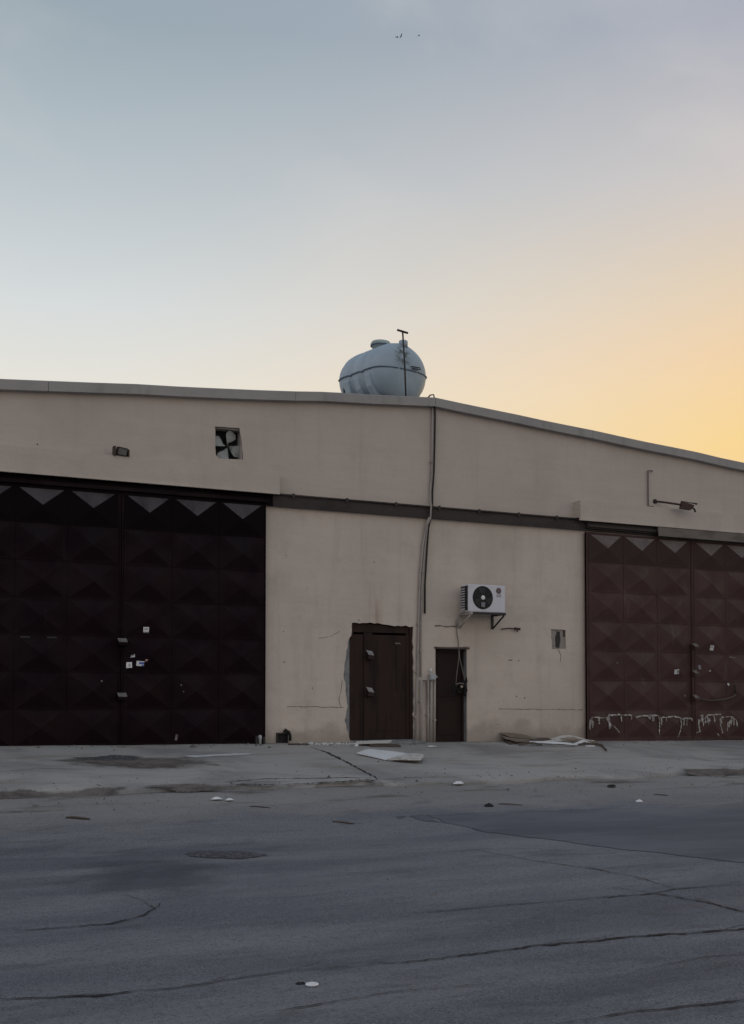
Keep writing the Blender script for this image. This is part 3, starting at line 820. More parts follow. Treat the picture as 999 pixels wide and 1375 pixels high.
for x, z in ((-7.526, 1.776), (-7.108, 1.779)): sticker(x, z + .03, .15, .026, GL2, 'dim_dust', 'paint_chip')
sticker(5.69, 1.375, .12, .1, GR1, 'off_white', rot=.1, marks=[(.05, .45, -.3, .3, 'grey_print')], label='half faded paper sticker')
sticker(6.67, 1.896, .1, .11, GR2, 'off_white', rot=-.1, marks=LINES[:2], label='upright white paper sticker')
sticker(6.336, 1.476, .06, .09, GR2, 'grey_print', rot=.3)
sticker(6.561, 1.431, .08, .085, GR2, 'off_white', rot=.05, label='small white paper sticker')
sticker(7.139, 1.115, .06, .045, GR2, 'off_white', 'sticker', -.6)
for x, z, w_, h_, r_ in ((4.16, 1.544, .05, .03, .5), (7.25, 1.70, .16, .02, -.1), (5.924, .873, .06, .035, -.3)):
    sticker(x, z, w_, h_, GR1 if x < 6.15 else GR2, 'dusty_grey', 'paint_chip', r_)
STREAKS = [[(3.48, .18), (3.48, .38), (3.54, .44), (3.73, .42), (3.87, .43)], [(3.93, .27), (3.87, .42), (3.95, .48), (4.21, .48), (4.51, .47), (4.51, .38)],
           [(4.61, .43), (4.71, .45), (4.97, .46), (5.21, .46), (5.25, .35), (5.24, .07)], [(5.25, .41), (5.38, .42), (5.62, .44), (5.78, .40), (5.80, .28), (5.76, .09), (5.74, .0)],
           [(5.86, .40), (6.13, .385)], [(6.3, .37), (6.3, .23), (6.32, .11), (6.22, .08)], [(6.33, .43), (6.39, .46), (6.41, .22)], [(6.43, .38), (6.53, .46), (6.9, .47)], [(6.53, .40), (6.57, .32)],
           [(6.86, .36), (6.88, .23), (6.94, .07)], [(6.86, .36), (6.92, .41), (7.2, .42), (7.32, .34), (7.34, .20)], [(7.11, .30), (7.08, .10)], [(6.79, .06), (6.86, .01)], [(3.9, .4), (3.98, .25)], [(7.2, .4), (7.15, .28)], [(5.8, .38), (5.9, .4)],
           [(4.05, .25), (4.2, .12)], [(3.52, .4), (3.55, .28)]]
rs = random.Random(5)
for pts in list(STREAKS):
    for _ in range(int(2 + len(pts) * .6)):
        k = rs.randrange(len(pts) - 1); t = rs.random(); x, z = pts[k][0] + (pts[k + 1][0] - pts[k][0]) * t, pts[k][1] + (pts[k + 1][1] - pts[k][1]) * t
        if z > .25: STREAKS.append([(x, z + .01), (x + rs.gauss(0, .012), z - rs.uniform(.03, .16))])
for pts in STREAKS:
    lf = GR1 if pts[0][0] < 6.15 else GR2; P = []
    for a, b in zip(pts, pts[1:]):
        n = max(1, int(math.dist(a, b) / .03)); P += [(a[0] + (b[0] - a[0]) * i / n, a[1] + (b[1] - a[1]) * i / n) for i in range(n)]
    P.append(pts[-1]); mb = MB()
    for i, (x, z) in enumerate(P):
        q0, q1 = P[max(0, i - 1)], P[min(len(P) - 1, i + 1)]; d = Vector((q1[0] - q0[0], q1[1] - q0[1])).normalized()
        h = .003 + .026 * abs(nz2(x, z, 11, 71)) + random.uniform(0, .006)
        x += random.uniform(-.006, .006); z += random.uniform(-.006, .006)
        for sg in (-1, 1):
            xx, zz = x - d.y * h * sg, z + d.x * h * sg; mb.v.append((xx, on_panel(xx, zz, lf[1])[0] - .013, zz))
        if i: k = 2 * i; mb.face([k - 2, k, k + 1, k - 1])
    mb.build('paint_drip', 'white_paint', lf[0], fix=False)
MB().tube([(6.2, -.16, .83), (6.3, -.19, .80), (6.43, -.21, .775), (6.6, -.225, .765), (6.74, -.23, .775), (6.9, -.225, .79), (7.05, -.21, .815), (7.2, -.19, .85), (7.29, -.16, .90)], [.012, .014, .018, .02, .024, .026, .026, .024, .016], 7).build('rope_handle', 'wood_dark', GR2[0])
MB().tube([(7.29, -.16, .90), (7.31, -.15, 1.0), (7.3, -.14, 1.1)], .014, 6).build('handle_bracket', 'iron', GR2[0])

# ------------------------------------------------------------------ doors of the warehouse
SD = MB().box(-1.772, -1.69, .035, .12, .055, 2.235).box(-.53, -.468, .035, .12, .055, 2.235).box(-1.6898, -.5302, .06, .12, 2.04, 2.235).build('steel_door', 'door_brown', WH, origin=(-1.1, .1, .06))
SD['label'] = 'dark brown steel door with two lock hoods'
bx('door_panel', 'door_brown', SD, -1.688, -1.475, .062, .1, .06, 2.0)
bx('door_stile', 'door_brown', SD, -1.473, -1.30, .045, .1, .06, 2.035, bevel=.004)
bx('door_panel', 'door_brown', SD, -1.298, -.60, .06, .1, .06, 2.0)
bx('door_stile', 'door_brown', SD, -.598, -.532, .05, .1, .06, 2.035, bevel=.004)
bx('kick_plate', 'door_brown', SD, -1.2, -.66, .053, .0598, .22, .55, bevel=.003)
bx('hinge_strip', 'door_dark', SD, -.80, -.735, .05, .0598, .95, 1.80, bevel=.003)
bx('door_slot', 'dusty_grey', SD, -.83, -.72, .045, .058, 1.835, 1.86)
bx('door_sill', 'cement', WH, -1.72, -.47, -.02, .12, -.3, .053)
for z in (1.54, .86):
    mb = MB(); y0 = .045; x, w_, h_, d_ = -1.375, .135, .155, .11
    mb.hexa([(x - w_ / 2, y0 - d_, z), (x + w_ / 2, y0 - d_, z), (x + w_ / 2, y0, z), (x - w_ / 2, y0, z), (x - w_ / 2 + .02, y0 - d_ * .9, z + h_ * .55), (x + w_ / 2, y0 - d_ * .9, z + h_ * .45), (x + w_ / 2, y0, z + h_), (x - w_ / 2 + .01, y0, z + h_ + .02)])
    mb.mi[1] = 1
    mb.build('lock_hood', ('door_dark', 'dusty_pale'), SD, bevel=.004)
NS = MB().box(.005, .04, .12, .2, -.1, 1.75).box(.645, .685, .12, .2, -.1, 1.75).box(.0402, .6448, .12, .2, 1.70, 1.75).build('narrow_door', 'door_dark', WH, origin=(.35, .15, 0))
NS['label'] = 'narrow dark steel door beside the pipes'
bx('door_leaf', 'door_dark', NS, .042, .643, .15, .185, -.05, 1.698)
for z0, z1 in ((.12, .75), (.85, 1.58)): bx('door_panel', 'door_dark', NS, .12, .565, .142, .1495, z0, z1, bevel=.004)
bx('door_latch', 'iron', NS, .56, .63, .10, .149, .92, 1.02, bevel=.004)
bx('door_lintel', 'wood_dark', WH, -.03, .735, -.03, -.003, 1.768, 1.795, bevel=.004)

# ------------------------------------------------------------------ water tank on the roof
TK = thing('water_tank', 'pale blue plastic water tank lying on the roof ridge, with manhole lid', 'water tank', (-.03, 1.25, 6.5))
TK.rotation_euler = (0, 0, R(13.5)); TK.scale = (1.12, 1, 1)
TR, TXC, TZC, Y0, Y1 = .615, -.07, 7.385, 1.12, 2.72
n = 44; prof = [(.02, Y0 - .03), (.22, Y0 - .015), (.40, Y0 + .035), (.52, Y0 + .11), (.585, Y0 + .20), (.61, Y0 + .30), (TR, Y0 + .42)]
ribs = []
yy = Y0 + .55
while yy < Y1 - .45:
    ribs += [(TR, yy), (TR - .028, yy + .035), (TR - .028, yy + .10), (TR, yy + .135)]; yy += .38
prof += ribs + [(TR, Y1 - .40), (.60, Y1 - .27), (.55, Y1 - .14), (.42, Y1 - .04), (.02, Y1)]
prof = [(r, y - Y0) for r, y in prof]
MB().lathe((TXC, Y0, TZC), prof, (0, 1, 0), 48).build('tank_body', 'tank_plastic', TK)
# moulding seam round the middle
mb = MB(); pts = []
for sx in (-1, 1):
    pr = [(r + .012, y + Y0) for r, y in prof if r > .15]
    seq = [(TXC + sx * r, y, TZC + .0) for r, y in pr]
    pts = seq if sx == -1 else pts
    mb.tube(seq, .014, 6)
mb.tube([(TXC - .20, Y0 - .025, TZC), (TXC, Y0 - .04, TZC), (TXC + .20, Y0 - .025, TZC)], .014, 6)
mb.build('tank_seam', 'tank_seam', TK)
# four moulded feet each side
for sx in (-1, 1):
    for y in (1.48, 1.82, 2.16):
        mb = MB(); a = []
        for ang, out_ in ((-8, .03), (-30, .06), (-55, .11), (-80, .05)):
            rr = TR + out_; q = R(ang)
            a.append((TXC + sx * rr * math.cos(q), TZC + rr * math.sin(q)))
        inner = [(TXC + sx * .5 * math.cos(R(q)), TZC + .5 * math.sin(R(q))) for q in (-80, -55, -30, -8)]
        mb.prism(a + inner, y, y + .17).build('tank_foot', 'tank_plastic', TK, bevel=.03)
MB().lathe((TXC, 1.97, TZC + TR - .05), [(.165, 0), (.165, .12), (.195, .125), (.20, .17), (.175, .215), (.09, .245), (.02, .25)], (0, 0, 1), 28).build('manhole_lid', 'lid_plastic', TK)
MB().lathe((TXC, 1.97, TZC + TR + .072), [(.202, 0), (.204, .01), (.202, .02)], (0, 0, 1), 28).build('lid_rim', 'tank_seam', TK)
MB().lathe((TXC + .01, 1.27, TZC + .50), [(.085, 0), (.085, .12), (.075, .135), (.04, .145)], (0, 0, 1), 16).build('vent_cap', 'tank_plastic', TK)
MB().tube([(TXC + .06, Y0 - .0, 7.47), (TXC + .06, Y0 - .06, 7.46), (TXC + .25, Y0 - .055, 7.47), (TXC + .26, Y0 - .055, 7.44), (TXC + .06, Y0 - .06, 7.42)], .011, 6).build('tank_handle', 'iron', TK)
MB().tube([(TXC - .47, 2.40, 7.42), (TXC - .55, 2.40, 7.38), (TXC - .555, 2.40, 6.6)], .022, 6).build('drain_pipe', 'rubber', TK)
for y in (1.45, 2.2): MB().box(-.6, .5, y, y + .16, 6.36, 6.80).build('tank_support', 'cement', TK)
bx('support_plate', 'cement', TK, -.65, .55, 1.30, 2.5, 6.80, 6.835)
TK.location.x += .035
TP = thing('roof_pole', 'thin dark upright pole with a short crossbar standing before the roof tank', 'pole', (-.42, .4, 6.4))
MB().tube([(-.405, .4, 6.3), (-.44, .4, 7.2), (-.486, .4, 7.88)], .017, 8).build('pole_shaft', 'iron', TP)
MB().tube([(-.60, .4, 7.905), (-.375, .4, 7.875)], .022, 8).build('crossbar', 'iron', TP)

# ------------------------------------------------------------------ things on the facade
# exhaust fan in its opening
EF = thing('exhaust_fan', 'exhaust fan with pale blades in a square hole high in the wall', 'fan', (-4.08, .14, 5.28))
fc = Vector((-4.10, .13, 5.255))
MB().box(-4.355, -4.335, .04, .24, 5.003, 5.557).box(-3.875, -3.853, .035, .24, 5.003, 5.557).box(-4.3348, -3.8752, .05, .24, 5.003, 5.02).box(-4.3348, -3.8752, .05, .24, 5.54, 5.557).build('fan_frame', 'pale_paint_metal', EF)
MB().box(-4.42, -3.80, .27, .3, 4.95, 5.6).build('fan_back', 'rubber', EF)
for k in range(4):
    mb = MB(); a0 = R((84, -8, -98, 172)[k])
    for j, (rad, h0, h1) in enumerate(((.03, -.2, .2), (.08, -.45, .25), (.15, -.72, .25), (.22, -.74, .22), (.27, -.55, .05), (.285, -.35, -.1))):
        mb.v += [(fc.x + rad * math.cos(a0 + h0), fc.y + .03 - .02, fc.z + rad * math.sin(a0 + h0)), (fc.x + rad * math.cos(a0 + h1), fc.y - .04, fc.z + rad * math.sin(a0 + h1)),
                 (fc.x + rad * math.cos(a0 + h0), fc.y + .03 - .012, fc.z + rad * math.sin(a0 + h0)), (fc.x + rad * math.cos(a0 + h1), fc.y - .032, fc.z + rad * math.sin(a0 + h1))]
        if j:
            n = 4 * j
            for q in ((0, 1), (1, 3), (3, 2), (2, 0)): mb.face([n - 4 + q[0], n - 4 + q[1], n + q[1], n + q[0]])
    mb.face([0, 1, 3, 2]); n = len(mb.v) - 4; mb.face([n, n + 2, n + 3, n + 1])
    mb.build('fan_blade', 'blade_grey', EF)
MB().lathe(fc + Vector((0, -.06, 0)), [(.015, 0), (.026, .01), (.028, .08)], (0, 1, 0), 12).build('fan_hub', 'iron', EF)

# floodlights
FL = thing('floodlight', 'small dark square floodlight standing on the ledge over the left gate', 'floodlight', (-6.03, -.2, 4.84))
MB().hexa([(-6.12, -.25, 4.855), (-5.95, -.25, 4.83), (-5.95, -.12, 4.845), (-6.12, -.12, 4.86), (-6.10, -.29, 4.98), (-5.93, -.29, 4.955), (-5.93, -.16, 4.985), (-6.10, -.16, 5.0)]).build('lamp_body', 'iron', FL, bevel=.01)
MB().box(-6.165, -6.13, -.26, -.14, 4.835, 4.99).box(-5.925, -5.905, -.26, -.14, 4.835, 4.95).build('lamp_bracket', 'rust_iron', FL)
MB().hexa([(-6.10, -.265, 4.86), (-5.965, -.265, 4.84), (-5.965, -.255, 4.84), (-6.10, -.255, 4.86), (-6.085, -.3, 4.955), (-5.95, -.3, 4.935), (-5.95, -.29, 4.935), (-6.085, -.29, 4.955)]).build('lamp_glass', 'dusty_grey', FL)
bx('base_plate', 'pale_paint_metal', FL, -6.17, -5.92, -.2, -.03, 4.838, 4.852)
FR = thing('floodlight', 'dark floodlight tilted on a long arm over the right gate', 'floodlight', (5.3, 0, 4.97))
MB().lathe((5.27, 0, 4.965), [(.05, 0), (.05, .02), (.03, .04)], (0, -1, 0), 10).build('wall_plate', 'iron', FR)
MB().tube([(5.27, -.02, 4.965), (5.42, -.2, 4.92), (5.6, -.44, 4.85)], .022, 8).build('lamp_arm', 'rust_iron', FR)
MB().hexa([(5.56, -.46, 4.76), (5.80, -.52, 4.745), (5.84, -.40, 4.755), (5.60, -.36, 4.775), (5.60, -.50, 4.92), (5.86, -.56, 4.84), (5.92, -.44, 4.86), (5.64, -.38, 4.95)]).build('lamp_body', 'rust_iron', FR, bevel=.01)
MB().hexa([(5.63, -.50, 4.925), (5.90, -.58, 4.845), (5.905, -.56, 4.85), (5.64, -.48, 4.93), (5.70, -.50, 4.90), (5.93, -.56, 4.89), (5.935, -.55, 4.895), (5.70, -.49, 4.91)]).build('lamp_visor', 'iron', FR)
MB().tube([(5.84, -.45, 4.80), (5.91, -.45, 4.80), (5.95, -.45, 4.77), (5.965, -.45, 4.72)], .02, 7).build('cable_gland', 'iron', FR)
o = MB().tube([(5.20, -.03, 5.60), (5.075, -.03, 5.60), (5.075, -.03, 4.85), (5.215, -.03, 4.845)], .014, 7).build('wall_conduit', 'cord_pale', origin=(5.075, 0, 4.85))
tag(o, 'thin bracket shaped conduit on the upper wall left of the right floodlight', 'conduit')

# pipes and cables down the middle of the wall
o = MB().tube([(-.04, -.05, 6.40), (-.035, -.06, 6.3), (-.03, -.06, 6.2), (-.04, -.055, 5.6), (-.055, -.055, 5.1), (-.09, -.06, 4.74), (-.115, -.105, 4.5), (-.145, -.105, 4.25), (-.17, -.05, 4.05), (-.205, -.045, 3.6), (-.247, -.045, 2.96), (-.25, -.045, 2.42)], [.018] * 12, 8).build('black_cable', 'rubber', origin=(-.05, 0, 6.55))
tag(o, 'black cable hung from the roof ridge down the middle of the wall', 'cable')


o = MB().tube([(-.14, .05, 6.545), (-.10, .0, 6.60), (-.05, -.04, 6.605), (-.035, -.05, 6.53)], .014, 7).build('cable_hook', 'rust_iron', origin=(-.08, 0, 6.54))
tag(o, 'little bent hook on the parapet at the roof ridge', 'hook')


def pipe(pts, r, label, mat='pvc', group='pale pipes beside the narrow door', clips=()):
    t = thing('wall_pipe', label, 'pipe', pts[-1], group)
    MB().tube(pts, r, 10).build('pipe_run', mat, t)
    for x, z in clips: MB().box(x - r - .012, x + r + .012, -.06, -.001, z, z + .025).build('pipe_clip', mat, t)
    return t


pipe([(-.075, -.04, 6.36), (-.09, -.04, 5.3), (-.135, -.045, 4.62), (-.145, -.11, 4.48), (-.16, -.11, 4.22), (-.19, -.05, 4.1), (-.235, -.035, 3.7), (-.285, -.035, 3.2), (-.315, -.035, 2.8), (-.33, -.035, 2.2), (-.335, -.035, 1.22)], .017, 'pale conduit running from the roof ridge down beside the black cable', clips=((-.09, 5.3), (-.285, 3.2), (-.334, 1.7)))
pipe([(-.175, -.10, 4.24), (-.22, -.05, 4.08), (-.29, -.04, 3.7), (-.35, -.035, 3.1), (-.375, -.035, 2.4), (-.39, -.035, 1.9), (-.42, -.035, .93), (-.45, -.035, -.02)], .021, 'pale pipe next to the steel door, leftmost of the row reaching the ground', clips=((-.38, 2.2), (-.41, 1.3), (-.44, .45)))
pipe([(-.335, -.045, -.02), (-.33, -.045, .6), (-.325, -.045, 1.16), (-.255, -.045, 1.17), (-.19, -.045, 1.165), (-.185, -.045, .6), (-.18, -.045, -.02)], .025, 'pale pipe bent like a doorway at waist height beside the meter box', clips=((-.33, .75), (-.185, .5)))
pipe([(-.115, -.05, 1.16), (-.12, -.05, .6), (-.13, -.05, -.02)], .025, 'straight pale pipe standing under the small meter box', clips=((-.12, .65),))
pipe([(-.04, -.045, 1.16), (-.045, -.045, .6), (-.05, -.045, -.02)], .022, 'straight pale pipe along the frame of the narrow door', clips=((-.045, .4),))
JB = thing('meter_box', 'small grey junction box on the pipes left of the narrow door', 'junction box', (-.1, -.06, 1.22))
MB().box(-.165, -.045, -.11, -.02, 1.165, 1.285).build('box_body', 'grey_box', JB, bevel=.01)
MB().box(-.155, -.055, -.118, -.1102, 1.18, 1.27).build('box_cover', 'grey_box', JB, bevel=.003)
MB().tube([(-.044, -.06, 1.225), (-.0, -.06, 1.225)], .022, 8).build('box_valve', 'grey_box', JB)
MB().lathe((-.125, -.055, 1.286), [(.018, 0), (.018, .05), (.026, .055), (.022, .085), (.008, .095)], (0, 0, 1), 10).build('box_tap', 'white_plastic', JB)

# air conditioner
AC = thing('air_conditioner', 'white split air conditioner outdoor unit on wall brackets above the narrow door', 'air conditioner', (.89, -.1, 2.44))
ax0, ax1, ay0, ay1, az0, az1 = .478, 1.296, -.42, -.12, 2.452, 2.975
MB().box(ax0, ax1, ay0, ay1, az0, az1).build('casing', 'ac_white', AC, bevel=.014)
fx, fz_ = .795, 2.728
# the dark mouth and the fan behind its wire grille
MB().lathe((fx, ay0 - .0005, fz_), [(.222, 0), (.222, .004), (.214, .007), (.21, .0035)], (0, -1, 0), 40).build('fan_mouth', 'black_plastic', AC)
for k in range(3):
    mb = MB(); a0 = R(95 + 120 * k)
    for j, (rad, h0, h1) in enumerate(((.045, -.3, .3), (.11, -.45, .42), (.17, -.4, .5), (.2, -.2, .5))):
        mb.v += [(fx + rad * math.cos(a0 + h), ay0 - .0062 - e, fz_ + rad * math.sin(a0 + h)) for h in (h0, h1) for e in (0, .003)]
        if j:
            n = 4 * j
            for q in ((0, 1), (1, 3), (3, 2), (2, 0)): mb.face([n - 4 + q[0], n - 4 + q[1], n + q[1], n + q[0]])
    mb.face([0, 1, 3, 2]); n = len(mb.v) - 4; mb.face([n, n + 2, n + 3, n + 1]); mb.build('fan_blade', 'fan_plastic', AC)
mb = MB()
for rad in (.08, .11, .14, .17, .195):
    mb.tube([(fx + rad * math.cos(R(q)), ay0 - .014, fz_ + rad * math.sin(R(q))) for q in range(0, 361, 12)], .0022, 4, cap=False)
for q in range(0, 360, 45):
    mb.tube([(fx + .04 * math.cos(R(q)), ay0 - .015, fz_ + .04 * math.sin(R(q))), (fx + .216 * math.cos(R(q)), ay0 - .009, fz_ + .216 * math.sin(R(q)))], .0025, 4)
mb.build('fan_grille', 'black_plastic', AC)
MB().lathe((fx, ay0 - .006, fz_), [(.042, 0), (.042, .012), (.03, .016)], (0, -1, 0), 18).build('fan_hub', 'white_plastic', AC)
MB().prism([(fx - .045, fz_ - .17), (fx + .03, fz_ - .185), (fx + .045, fz_ - .09), (fx - .04, fz_ - .085)], ay0 - .0195, ay0 - .0175).build('warning_label', 'grey_print', AC)
MB().lathe((1.147, ay0 - .0005, 2.872), [(.058, 0), (.058, .005), (.05, .006)], (0, -1, 0), 24).build('badge', 'mark_grey', AC)
mb = MB()
mb.tube([(1.147 + .036 * math.cos(R(q)), ay0 - .007, 2.872 + .036 * math.sin(R(q))) for q in range(-10, 300, 20)], .004, 5)
mb.box(1.142, 1.15, ay0 - .009, ay0 - .0065, 2.855, 2.892).box(1.15, 1.166, ay0 - .009, ay0 - .0065, 2.855, 2.862)
mb.build('badge_face', 'red_print', AC)
mb = MB()      # the two letters under the badge
mb.box(1.105, 1.116, ay0 - .004, ay0 - .0003, 2.755, 2.805).box(1.1162, 1.137, ay0 - .004, ay0 - .0003, 2.755, 2.766)
mb.tube([(1.172 + .024 * math.cos(R(q)), ay0 - .002, 2.78 + .024 * math.sin(R(q))) for q in range(50, 361, 25)], .005, 5).box(1.174, 1.198, ay0 - .004, ay0 - .0003, 2.776, 2.785)
mb.build('badge_letters', 'mark_grey', AC)
mb = MB()
mb.box(ax0 - .006, ax0 - .0005, ay0 + .02, ay0 + .10, az0 + .03, az1 - .03).build('side_intake', 'black_plastic', AC)
for k in range(9):
    z = az0 + .05 + k * .048; MB().box(ax0 - .012, ax0 - .0062, ay0 + .12, ay1 - .03, z, z + .022).build('side_louvre', 'ac_side', AC)
MB().box(ax0 - .004, ax0 - .0004, ay0 + .11, ay1 - .02, az0 + .03, az1 - .03).build('side_grille', 'fan_plastic', AC)
bk = MB()
for x, mt in ((.50, 'pale_paint_metal'), (1.235, 'iron')):
    MB().box(x, x + .045, -.47, -.002, az0 - .045, az0 - .004).box(x, x + .04, -.03, -.0025, 2.17, az0 - .0455).build('bracket_arm', mt, AC)
    MB().tube([(x + .02, -.44, az0 - .05), (x + .02, -.03, 2.17)], .017, 6).build('bracket_brace', mt, AC)
MB().box(.5455, 1.2345, -.47, -.435, az0 - .045, az0 - .004).build('bracket_bar', 'iron', AC)
MB().tube([(.485, -.3, 2.50), (.44, -.28, 2.49), (.425, -.2, 2.44), (.43, -.06, 2.30), (.45, -.03, 2.2)], .02, 7).build('refrigerant_pipe', 'pvc', AC)
o = MB().tube([(1.44, -.04, 2.17), (1.6, -.05, 2.19), (1.74, -.05, 2.185)], .012, 6).tube([(1.74, -.05, 2.185), (1.86, -.06, 2.18)], .024, 8).tube([(1.80, -.06, 2.18), (1.785, -.08, 2.13)], .014, 6).build('wall_tap', 'rust_iron', origin=(1.7, 0, 2.18))
tag(o, 'short rusty tap on a pipe stub right below the air conditioner', 'tap')

# cable hung over the narrow door
HC = thing('hanging_cord', 'pale cord looped down over the narrow door with a dark rag knotted in it', 'cord', (.49, -.03, 1.8))
MB().tube([(.445, -.03, 2.22), (.452, -.025, 2.08), (.475, -.03, 1.95), (.49, -.04, 1.78), (.488, -.045, 1.6), (.445, -.04, 1.3), (.415, -.04, 1.05)], .0095, 6).build('cord_strand', 'cord_pale', HC)
MB().tube([(.49, -.045, 1.74), (.505, -.045, 1.58), (.56, -.045, 1.38), (.61, -.045, 1.2), (.655, -.04, 1.05)], .011, 6).build('cord_strand', 'cord_pale', HC)
MB().tube([(.415, -.04, 1.06), (.45, -.055, 1.10), (.53, -.06, 1.11), (.6, -.06, 1.08), (.66, -.04, 1.04)], .013, 6).build('chain_run', 'cord_pale', HC)
mb = MB()
for k, (x, z, r) in enumerate(((.40, .98, .035), (.392, .90, .028), (.43, 1.03, .035), (.63, 1.11, .05), (.66, 1.02, .055), (.645, .93, .04), (.55, 1.04, .04), (.67, 1.17, .035))):
    mb.lathe((x - .03, -.05, z - r * 1.9), [(r * .3, 0), (r * .7, r * .9), (r * .62, r * 2.3), (r * .25, r * 3.4)], (.1 * math.sin(k), .12 * math.cos(k * 2), 1), 9)
mb.build('rag_knot', 'rag', HC)
MB().box(.495, .545, -.10, -.07, 1.02, 1.065).build('padlock_body', 'padlock', HC, bevel=.006)

# drain opening and guide stub at the foot of the wall
DP = thing('drain_outlet', 'black square drain outlet with bent pipe at the wall foot by the left gate', 'drain', (-3.1, 0, .1))
MB().box(-3.21, -3.19, -.03, .06, -.05, .215).box(-3.01, -2.99, -.03, .06, -.05, .2).box(-3.1898, -3.0102, -.03, .06, .19, .215).build('drain_frame', 'iron', DP)
MB().box(-3.1895, -3.0105, .03, .05, -.05, .189).build('drain_mouth', 'rubber', DP)
MB().tube([(-3.05, .0, .235), (-3.045, -.05, .25), (-2.99, -.06, .225), (-2.965, -.06, .16), (-2.965, -.06, .07)], [.03, .03, .028, .026, .024], 8).build('drain_elbow', 'rubber', DP)
MB().hexa([(-3.09, -.05, .2), (-3.0, -.05, .2), (-3.0, -.01, .2), (-3.09, -.01, .2), (-3.05, -.04, .29), (-3.035, -.04, .29), (-3.035, -.02, .29), (-3.05, -.02, .29)]).build('drain_flap', 'iron', DP)
GS = thing('gate_guide', 'small pale roller stub guiding the foot of the left gate at its right end', 'gate guide', (-3.57, -.17, .04))
MB().lathe((-3.575, -.18, .02), [(.03, 0), (.03, .09), (.035, .1), (.035, .14), (.02, .165)], (0, 0, 1), 12).build('guide_roller', 'grey_box', GS)
MB().box(-3.66, -3.625, -.22, -.14, .02, .17).box(-3.525, -3.49, -.22, -.14, .02, .15).build('guide_plate', 'iron', GS)


# ------------------------------------------------------------------ things lying on the ground
def board(name, label, cat, pts, th, mat, lifts=(0, 0, 0, 0), group=None, seg=6, warp=.0):
    """A thin loose sheet with four given corners lying on the ground."""
    mb = MB(); n = seg
    for top in (0, 1):
        for j in range(n + 1):
            for i in range(n + 1):
                u, v = i / n, j / n; wts = ((1 - u) * (1 - v), u * (1 - v), u * v, (1 - u) * v)
                x = sum(p[0] * q for p, q in zip(pts, wts)); y = sum(p[1] * q for p, q in zip(pts, wts))
                if i in (0, n) or j in (0, n): x += .02 * nz2(x, y, 7, 3); y += .02 * nz2(x, y, 7, 5)
                z = ground_z(x, y) + .006 + sum(l * q for l, q in zip(lifts, wts)) + warp * math.sin(u * 3.1) * math.sin(v * 2.2) + top * th
                mb.v.append((x, y, z))
    N = (n + 1) ** 2
    for j in range(n):
        for i in range(n):
            a = j * (n + 1) + i; q = [a, a + 1, a + n + 2, a + n + 1]; mb.face(q[::-1]); mb.face([N + k for k in q])
    rim = [i for i in range(n + 1)] + [(n + 1) * j + n for j in range(1, n + 1)] + [(n + 1) * n + i for i in range(n - 1, -1, -1)] + [(n + 1) * j for j in range(n - 1, 0, -1)]
    for a, b in zip(rim, rim[1:] + rim[:1]): mb.face([a, b, N + b, N + a])
    c = (sum(p[0] for p in pts) / 4, sum(p[1] for p in pts) / 4); o = mb.build(name, mat, origin=(c[0], c[1], ground_z(*c)))
    return tag(o, label, cat, group)


board('white_board', 'large white board lying flat on the pavement before the doors', 'board', [(-2.50, -1.87), (-2.36, -2.68), (-1.62, -1.98), (-2.01, -1.29)], .012, 'white_board', (.012, .006, .012, .012), warp=.004)
board('white_board', 'smaller white board overlapping the larger one on its right', 'board', [(-2.33, -2.72), (-1.97, -3.12), (-1.63, -2.59), (-1.74, -2.18)], .016, 'veneer', (.02, .055, .065, .035), warp=.01)
ST = MB().box(-1.75, -.42, -.42, -.022, -.4, .035).build('door_step', 'cement', origin=(-1.1, -.2, 0), bevel=.02)
tag(ST, 'low rough cement step at the foot of the brown steel door', 'step')
board('plank', 'pale plank lying against the step of the brown steel door', 'plank', [(-1.98, -.62), (-1.28, -.66), (-1.15, -.44), (-1.85, -.44)], .014, 'veneer', (.03, .05, .07, .05))
board('plank', 'dark strip standing in for the shadow under the pale plank by the steel door step', 'plank', [(-1.72, -.78), (-1.15, -.80), (-1.12, -.62), (-1.68, -.58)], .03, 'wood_dark')  # dark slab put in for the shadow beneath the pale plank
board('plank', 'narrow dark slat on the pavement right of the black drain outlet', 'plank', [(-3.12, -.36), (-2.72, -.38), (-2.72, -.30), (-3.1, -.28)], .015, 'wood_dark')
for pts, th, lf, mt, lab in (
        ([(1.22, -.66), (2.0, -.60), (2.28, -.1), (1.45, -.06)], .014, (0, .01, .03, .03), 'wood_dark', 'lowest dark plywood sheet of the pile against the wall'),
        ([(1.34, -.70), (1.86, -.48), (1.98, -.1), (1.36, -.16)], .012, (.045, .02, .05, .07), 'wood_board', 'short brown plywood sheet sticking out of the left end of the pile'),
        ([(1.30, -.42), (2.12, -.52), (2.32, -.12), (1.42, -.05)], .01, (.07, .035, .06, .10), 'wood_grey', 'wide greyed plywood sheet in the middle of the pile against the wall'),
        ([(1.44, -.34), (1.9, -.46), (2.02, -.10), (1.40, -.03)], .01, (.10, .07, .10, .15), 'wood_board', 'topmost curled brown plywood sheet of the pile against the wall'),
        ([(1.86, -.62), (2.4, -.40), (2.36, -.28), (1.80, -.48)], .01, (.03, .05, .075, .05), 'wood_dark', 'narrow dark plywood offcut across the right end of the pile')):
    board('plywood_sheet', lab, 'plywood', pts, th, mt, lf, 'plywood scraps piled by the wall', warp=.025)


